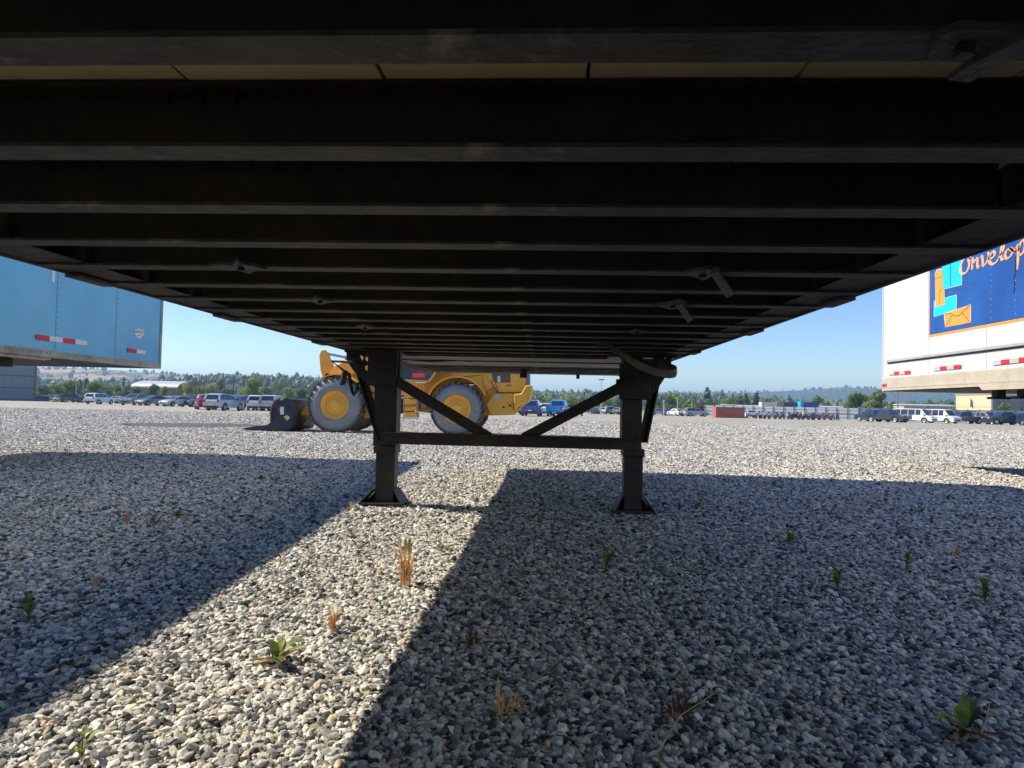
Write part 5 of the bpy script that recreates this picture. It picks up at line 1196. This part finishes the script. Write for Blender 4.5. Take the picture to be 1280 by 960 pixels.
# ------------------------------------------------------------------ weeds in the gravel
def blade(mb, base, az, lean, ln, w, curl=.5, seg=4):
    d = Vector((cos(az), sin(az), 0)); sd = Vector((-sin(az), cos(az), 0)); p = Vector(base); ang = lean; pts = []
    for i in range(seg + 1):
        t = i / seg; ww = w * (.35 + 1.3 * t) * (1 - t ** 3) + w * .04; pts.append((p.copy(), ww)); p = p + (d * sin(ang) + Vector((0, 0, 1)) * cos(ang)) * ln / seg; ang += curl / seg
    n = len(mb.v); vs_ = []
    for q, ww in pts:
        vs_ += [q - sd * ww / 2 + Vector((0, 0, ww * .18)), q, q + sd * ww / 2 + Vector((0, 0, ww * .18))]
    mb.add(vs_, [f for i in range(seg) for f in ((i * 3, i * 3 + 1, i * 3 + 4, i * 3 + 3), (i * 3 + 1, i * 3 + 2, i * 3 + 5, i * 3 + 4))])
def weed(px, py, hpx, kind, lab, seed):
    rs = random.Random(seed); p = ground(px, py); dist = (p - CAM).length; h = hpx * dist / F * 1.08; g = gzn(p.x, p.y) + .014
    o = thing({'leafy': 'leafy_weed', 'grass': 'dry_grass_tuft', 'dead': 'dead_weed', 'sprig': 'weed_sprig'}[kind], lab, 'weed', (p.x, p.y, g), 0, 'weeds growing in the gravel')
    b0 = Vector((p.x, p.y, g))
    if kind == 'leafy':
        for k in range(9):
            mb = MB(); blade(mb, b0, rs.uniform(0, 6.28), rs.uniform(.2, 1.15), h * rs.uniform(.6, 1.15), h * rs.uniform(.18, .34), rs.uniform(.3, 1.3)); mb.build('leaf', M['weedgreen'] if rs.random() < .75 else M['weedolive'], o, 60, recalc=False)
        for k in range(5):
            mb = MB(); blade(mb, b0, rs.uniform(0, 6.28), rs.uniform(1.1, 1.4), h * rs.uniform(.6, 1.0), h * .18, .4); mb.build('dead_leaf', M['weedbrown'], o, 60, recalc=False)
    elif kind == 'sprig':
        for k in range(10):
            mb = MB(); zz = b0 + Vector((0, 0, h * .07 * k)); blade(mb, zz, rs.uniform(0, 6.28), rs.uniform(.3, 1.2), h * rs.uniform(.35, .65), h * rs.uniform(.13, .26), rs.uniform(.1, .8)); mb.build('leaf', M['weedolive'] if k % 2 else M['weedgreen'], o, 60, recalc=False)
        mb = MB(); mb.tube([b0, b0 + Vector((rs.uniform(-.1, .1) * h, 0, h * .8))], [h * .02, h * .01], 5); mb.build('stem', M['weedolive'], o, 60)
    elif kind == 'grass':
        mb = MB()
        for k in range(46):
            q = b0 + Vector((rs.uniform(-.09, .09) * h, rs.uniform(-.09, .09) * h, 0)); blade(mb, q, rs.uniform(0, 6.28), rs.uniform(0, .38), h * rs.uniform(.35, 1.0), h * rs.uniform(.018, .04), rs.uniform(-.1, .6))
        tag(mb.build('blade', M['weedorange'], o, recalc=False), kind='stuff')
        for k in range(8):
            mb = MB(); az = rs.uniform(0, 6.28); q = b0 + Vector((cos(az), sin(az), 0)) * h * rs.uniform(.03, .16) + Vector((0, 0, h * rs.uniform(.45, .7))); blade(mb, q, az, rs.uniform(.0, .3), h * rs.uniform(.3, .42), h * .075, .2); mb.build('seed_head', M['weedtan'], o, 60, recalc=False)
    else:
        mb = MB()
        for k in range(16):
            q = b0 + Vector((rs.uniform(-.25, .25) * h, rs.uniform(-.25, .25) * h, 0)); blade(mb, q, rs.uniform(0, 6.28), rs.uniform(.1, 1.2), h * rs.uniform(.4, 1.0), h * rs.uniform(.05, .15), rs.uniform(0, 1.2))
        tag(mb.build('blade', M['weedbrown'] if seed % 3 else M['weedorange'], o, recalc=False), kind='stuff')
WEEDS = [
 (344, 836, 36, 'leafy', 'bright green weed with brown dead leaves, in the sunlit strip'), (507, 736, 54, 'grass', 'tall dry orange grass tuft in the sunlit strip'),
 (757, 716, 32, 'sprig', 'green and tan sprig in the shade near the middle'), (986, 680, 16, 'leafy', 'small green weed in the shade, below the right leg and far to its right'),
 (1134, 718, 20, 'sprig', 'upright green sprig in the right hand shade'), (1176 + 55, 757, 24, 'sprig', 'bright green sprig nearest the right edge'),
 (1047, 740, 24, 'sprig', 'thin olive sprig in the shade left of the upright green one'), (1040, 645, 14, 'dead', 'brown dry weed at the left of the scattered dry ones'),
 (1066, 650, 10, 'grass', 'tiny tan tuft beside the brown dry weed'), (1128, 670, 12, 'dead', 'small dry weed in the middle of the right shade'),
 (1156, 678, 11, 'dead', 'small brown weed right of the middle one in the shade'), (1198, 697, 14, 'dead', 'dark red brown weed above the bright green sprig'),
 (1206, 651, 8, 'leafy', 'low flat green weed near the far shade at the right'), (873, 637, 10, 'leafy', 'small green weed right of the right foot plate'),
 (967, 608, 7, 'leafy', 'tiny green weed by the far edge of the right shade'), (1184, 626, 8, 'leafy', 'tiny green weed at the far right of the shade'),
 (849, 905, 34, 'dead', 'reddish brown dry weed beside the long pale straw'), (1205, 925, 38, 'leafy', 'olive leafed weed in the bottom right corner'),
 (158, 657, 14, 'grass', 'small tan tuft in the left shade'), (193, 658, 14, 'dead', 'dark dry weed right of the tan tuft in the left shade'),
 (208, 665, 9, 'dead', 'low dark weed in the left shade'), (221, 648, 12, 'leafy', 'green weed behind the low dark one in the left shade'),
 (372, 588, 9, 'leafy', 'green weed near the far edge of the left shade'), (327, 602, 8, 'leafy', 'green weed left of the one at the far shade edge'),
 (218, 586, 7, 'leafy', 'tiny green weed at the far left shade'), (346, 607, 8, 'sprig', 'small sprig between the far green weeds of the left shade'),
 (438, 641, 10, 'grass', 'yellow tuft just left of the left foot plate'), (440, 674, 8, 'leafy', 'small yellow green weed below the left foot plate'),
 (35, 780, 26, 'sprig', 'dark sprig at the left edge in the shade'), (620, 760, 10, 'leafy', 'small green weed just inside the right shadow'),
 (415, 795, 24, 'grass', 'short orange dry tuft near the bright green weed'), (592, 815, 24, 'dead', 'pale dry weed below the middle in the shade'),
 (632, 900, 34, 'dead', 'pale dry weed near the bottom edge in the shade'), (879, 718, 16, 'sprig', 'thin green sprig right of the middle sprig'),
 (465, 715, 8, 'dead', 'flat orange weed left of the tall grass tuft'), (558, 690, 9, 'leafy', 'small yellow green weed right of the tall grass tuft'),
 (697, 722, 8, 'dead', 'flat orange weed left of the middle sprig'), (548, 611, 8, 'grass', 'yellow tuft right of the left foot plate in the sun'),
 (603, 612, 8, 'grass', 'yellow tuft on the sunny side of the shadow corner'), (634, 637, 9, 'leafy', 'green weed at the shadow edge between the feet'),
 (102, 955, 30, 'sprig', 'thin yellow sprig at the bottom left'), (119, 735, 12, 'dead', 'dark weed in the near left shade'), (608, 755, 8, 'dead', 'dark weed between the shadow edge and the small green weed')]
for i, w in enumerate(WEEDS): weed(*w, i + 1)
# fallen straws
for (a, b, c_, lab) in (((820, 958), (850, 915), (902, 886), 'long pale straw lying on the shaded gravel at the bottom'), ((1226, 934), (1233, 918), (1237, 902), 'short pale straw beside the olive leafed weed'), ((146, 885), (165, 889), (186, 886), 'thin pale straw at the shadow edge in the lower left')):
    pp = [ground(*a), ground(*b), ground(*c_)]
    mb = MB(); mb.tube([p + Vector((0, 0, .022 + .012 * i)) for i, p in enumerate(pp)], [.0022, .0018, .001], 6)
    for q in (pp[1] + Vector((0, 0, .03)), pp[2] + Vector((0, 0, .045))): blade(mb, q, 2.5, 1.0, .02, .004)
    tag(mb.build('dry_straw', M['weedtan'], origin=pp[0]), lab, 'straw')

# ------------------------------------------------------------------ haze
hm = bpy.data.materials.new('haze'); hm.use_nodes = True; t = hm.node_tree; t.nodes.remove(t.nodes["Principled BSDF"])
pv = t.nodes.new("ShaderNodeVolumePrincipled"); pv.inputs['Color'].default_value = (.50, .74, 1, 1); pv.inputs['Density'].default_value = .00032; pv.inputs['Anisotropy'].default_value = .2
t.links.new(pv.outputs[0], t.nodes["Material Output"].inputs['Volume'])
hz = MB(); hz.box(-4200, 4200, -420, 5200, -5, 135); o = hz.build('haze', hm); tag(o, kind='stuff')
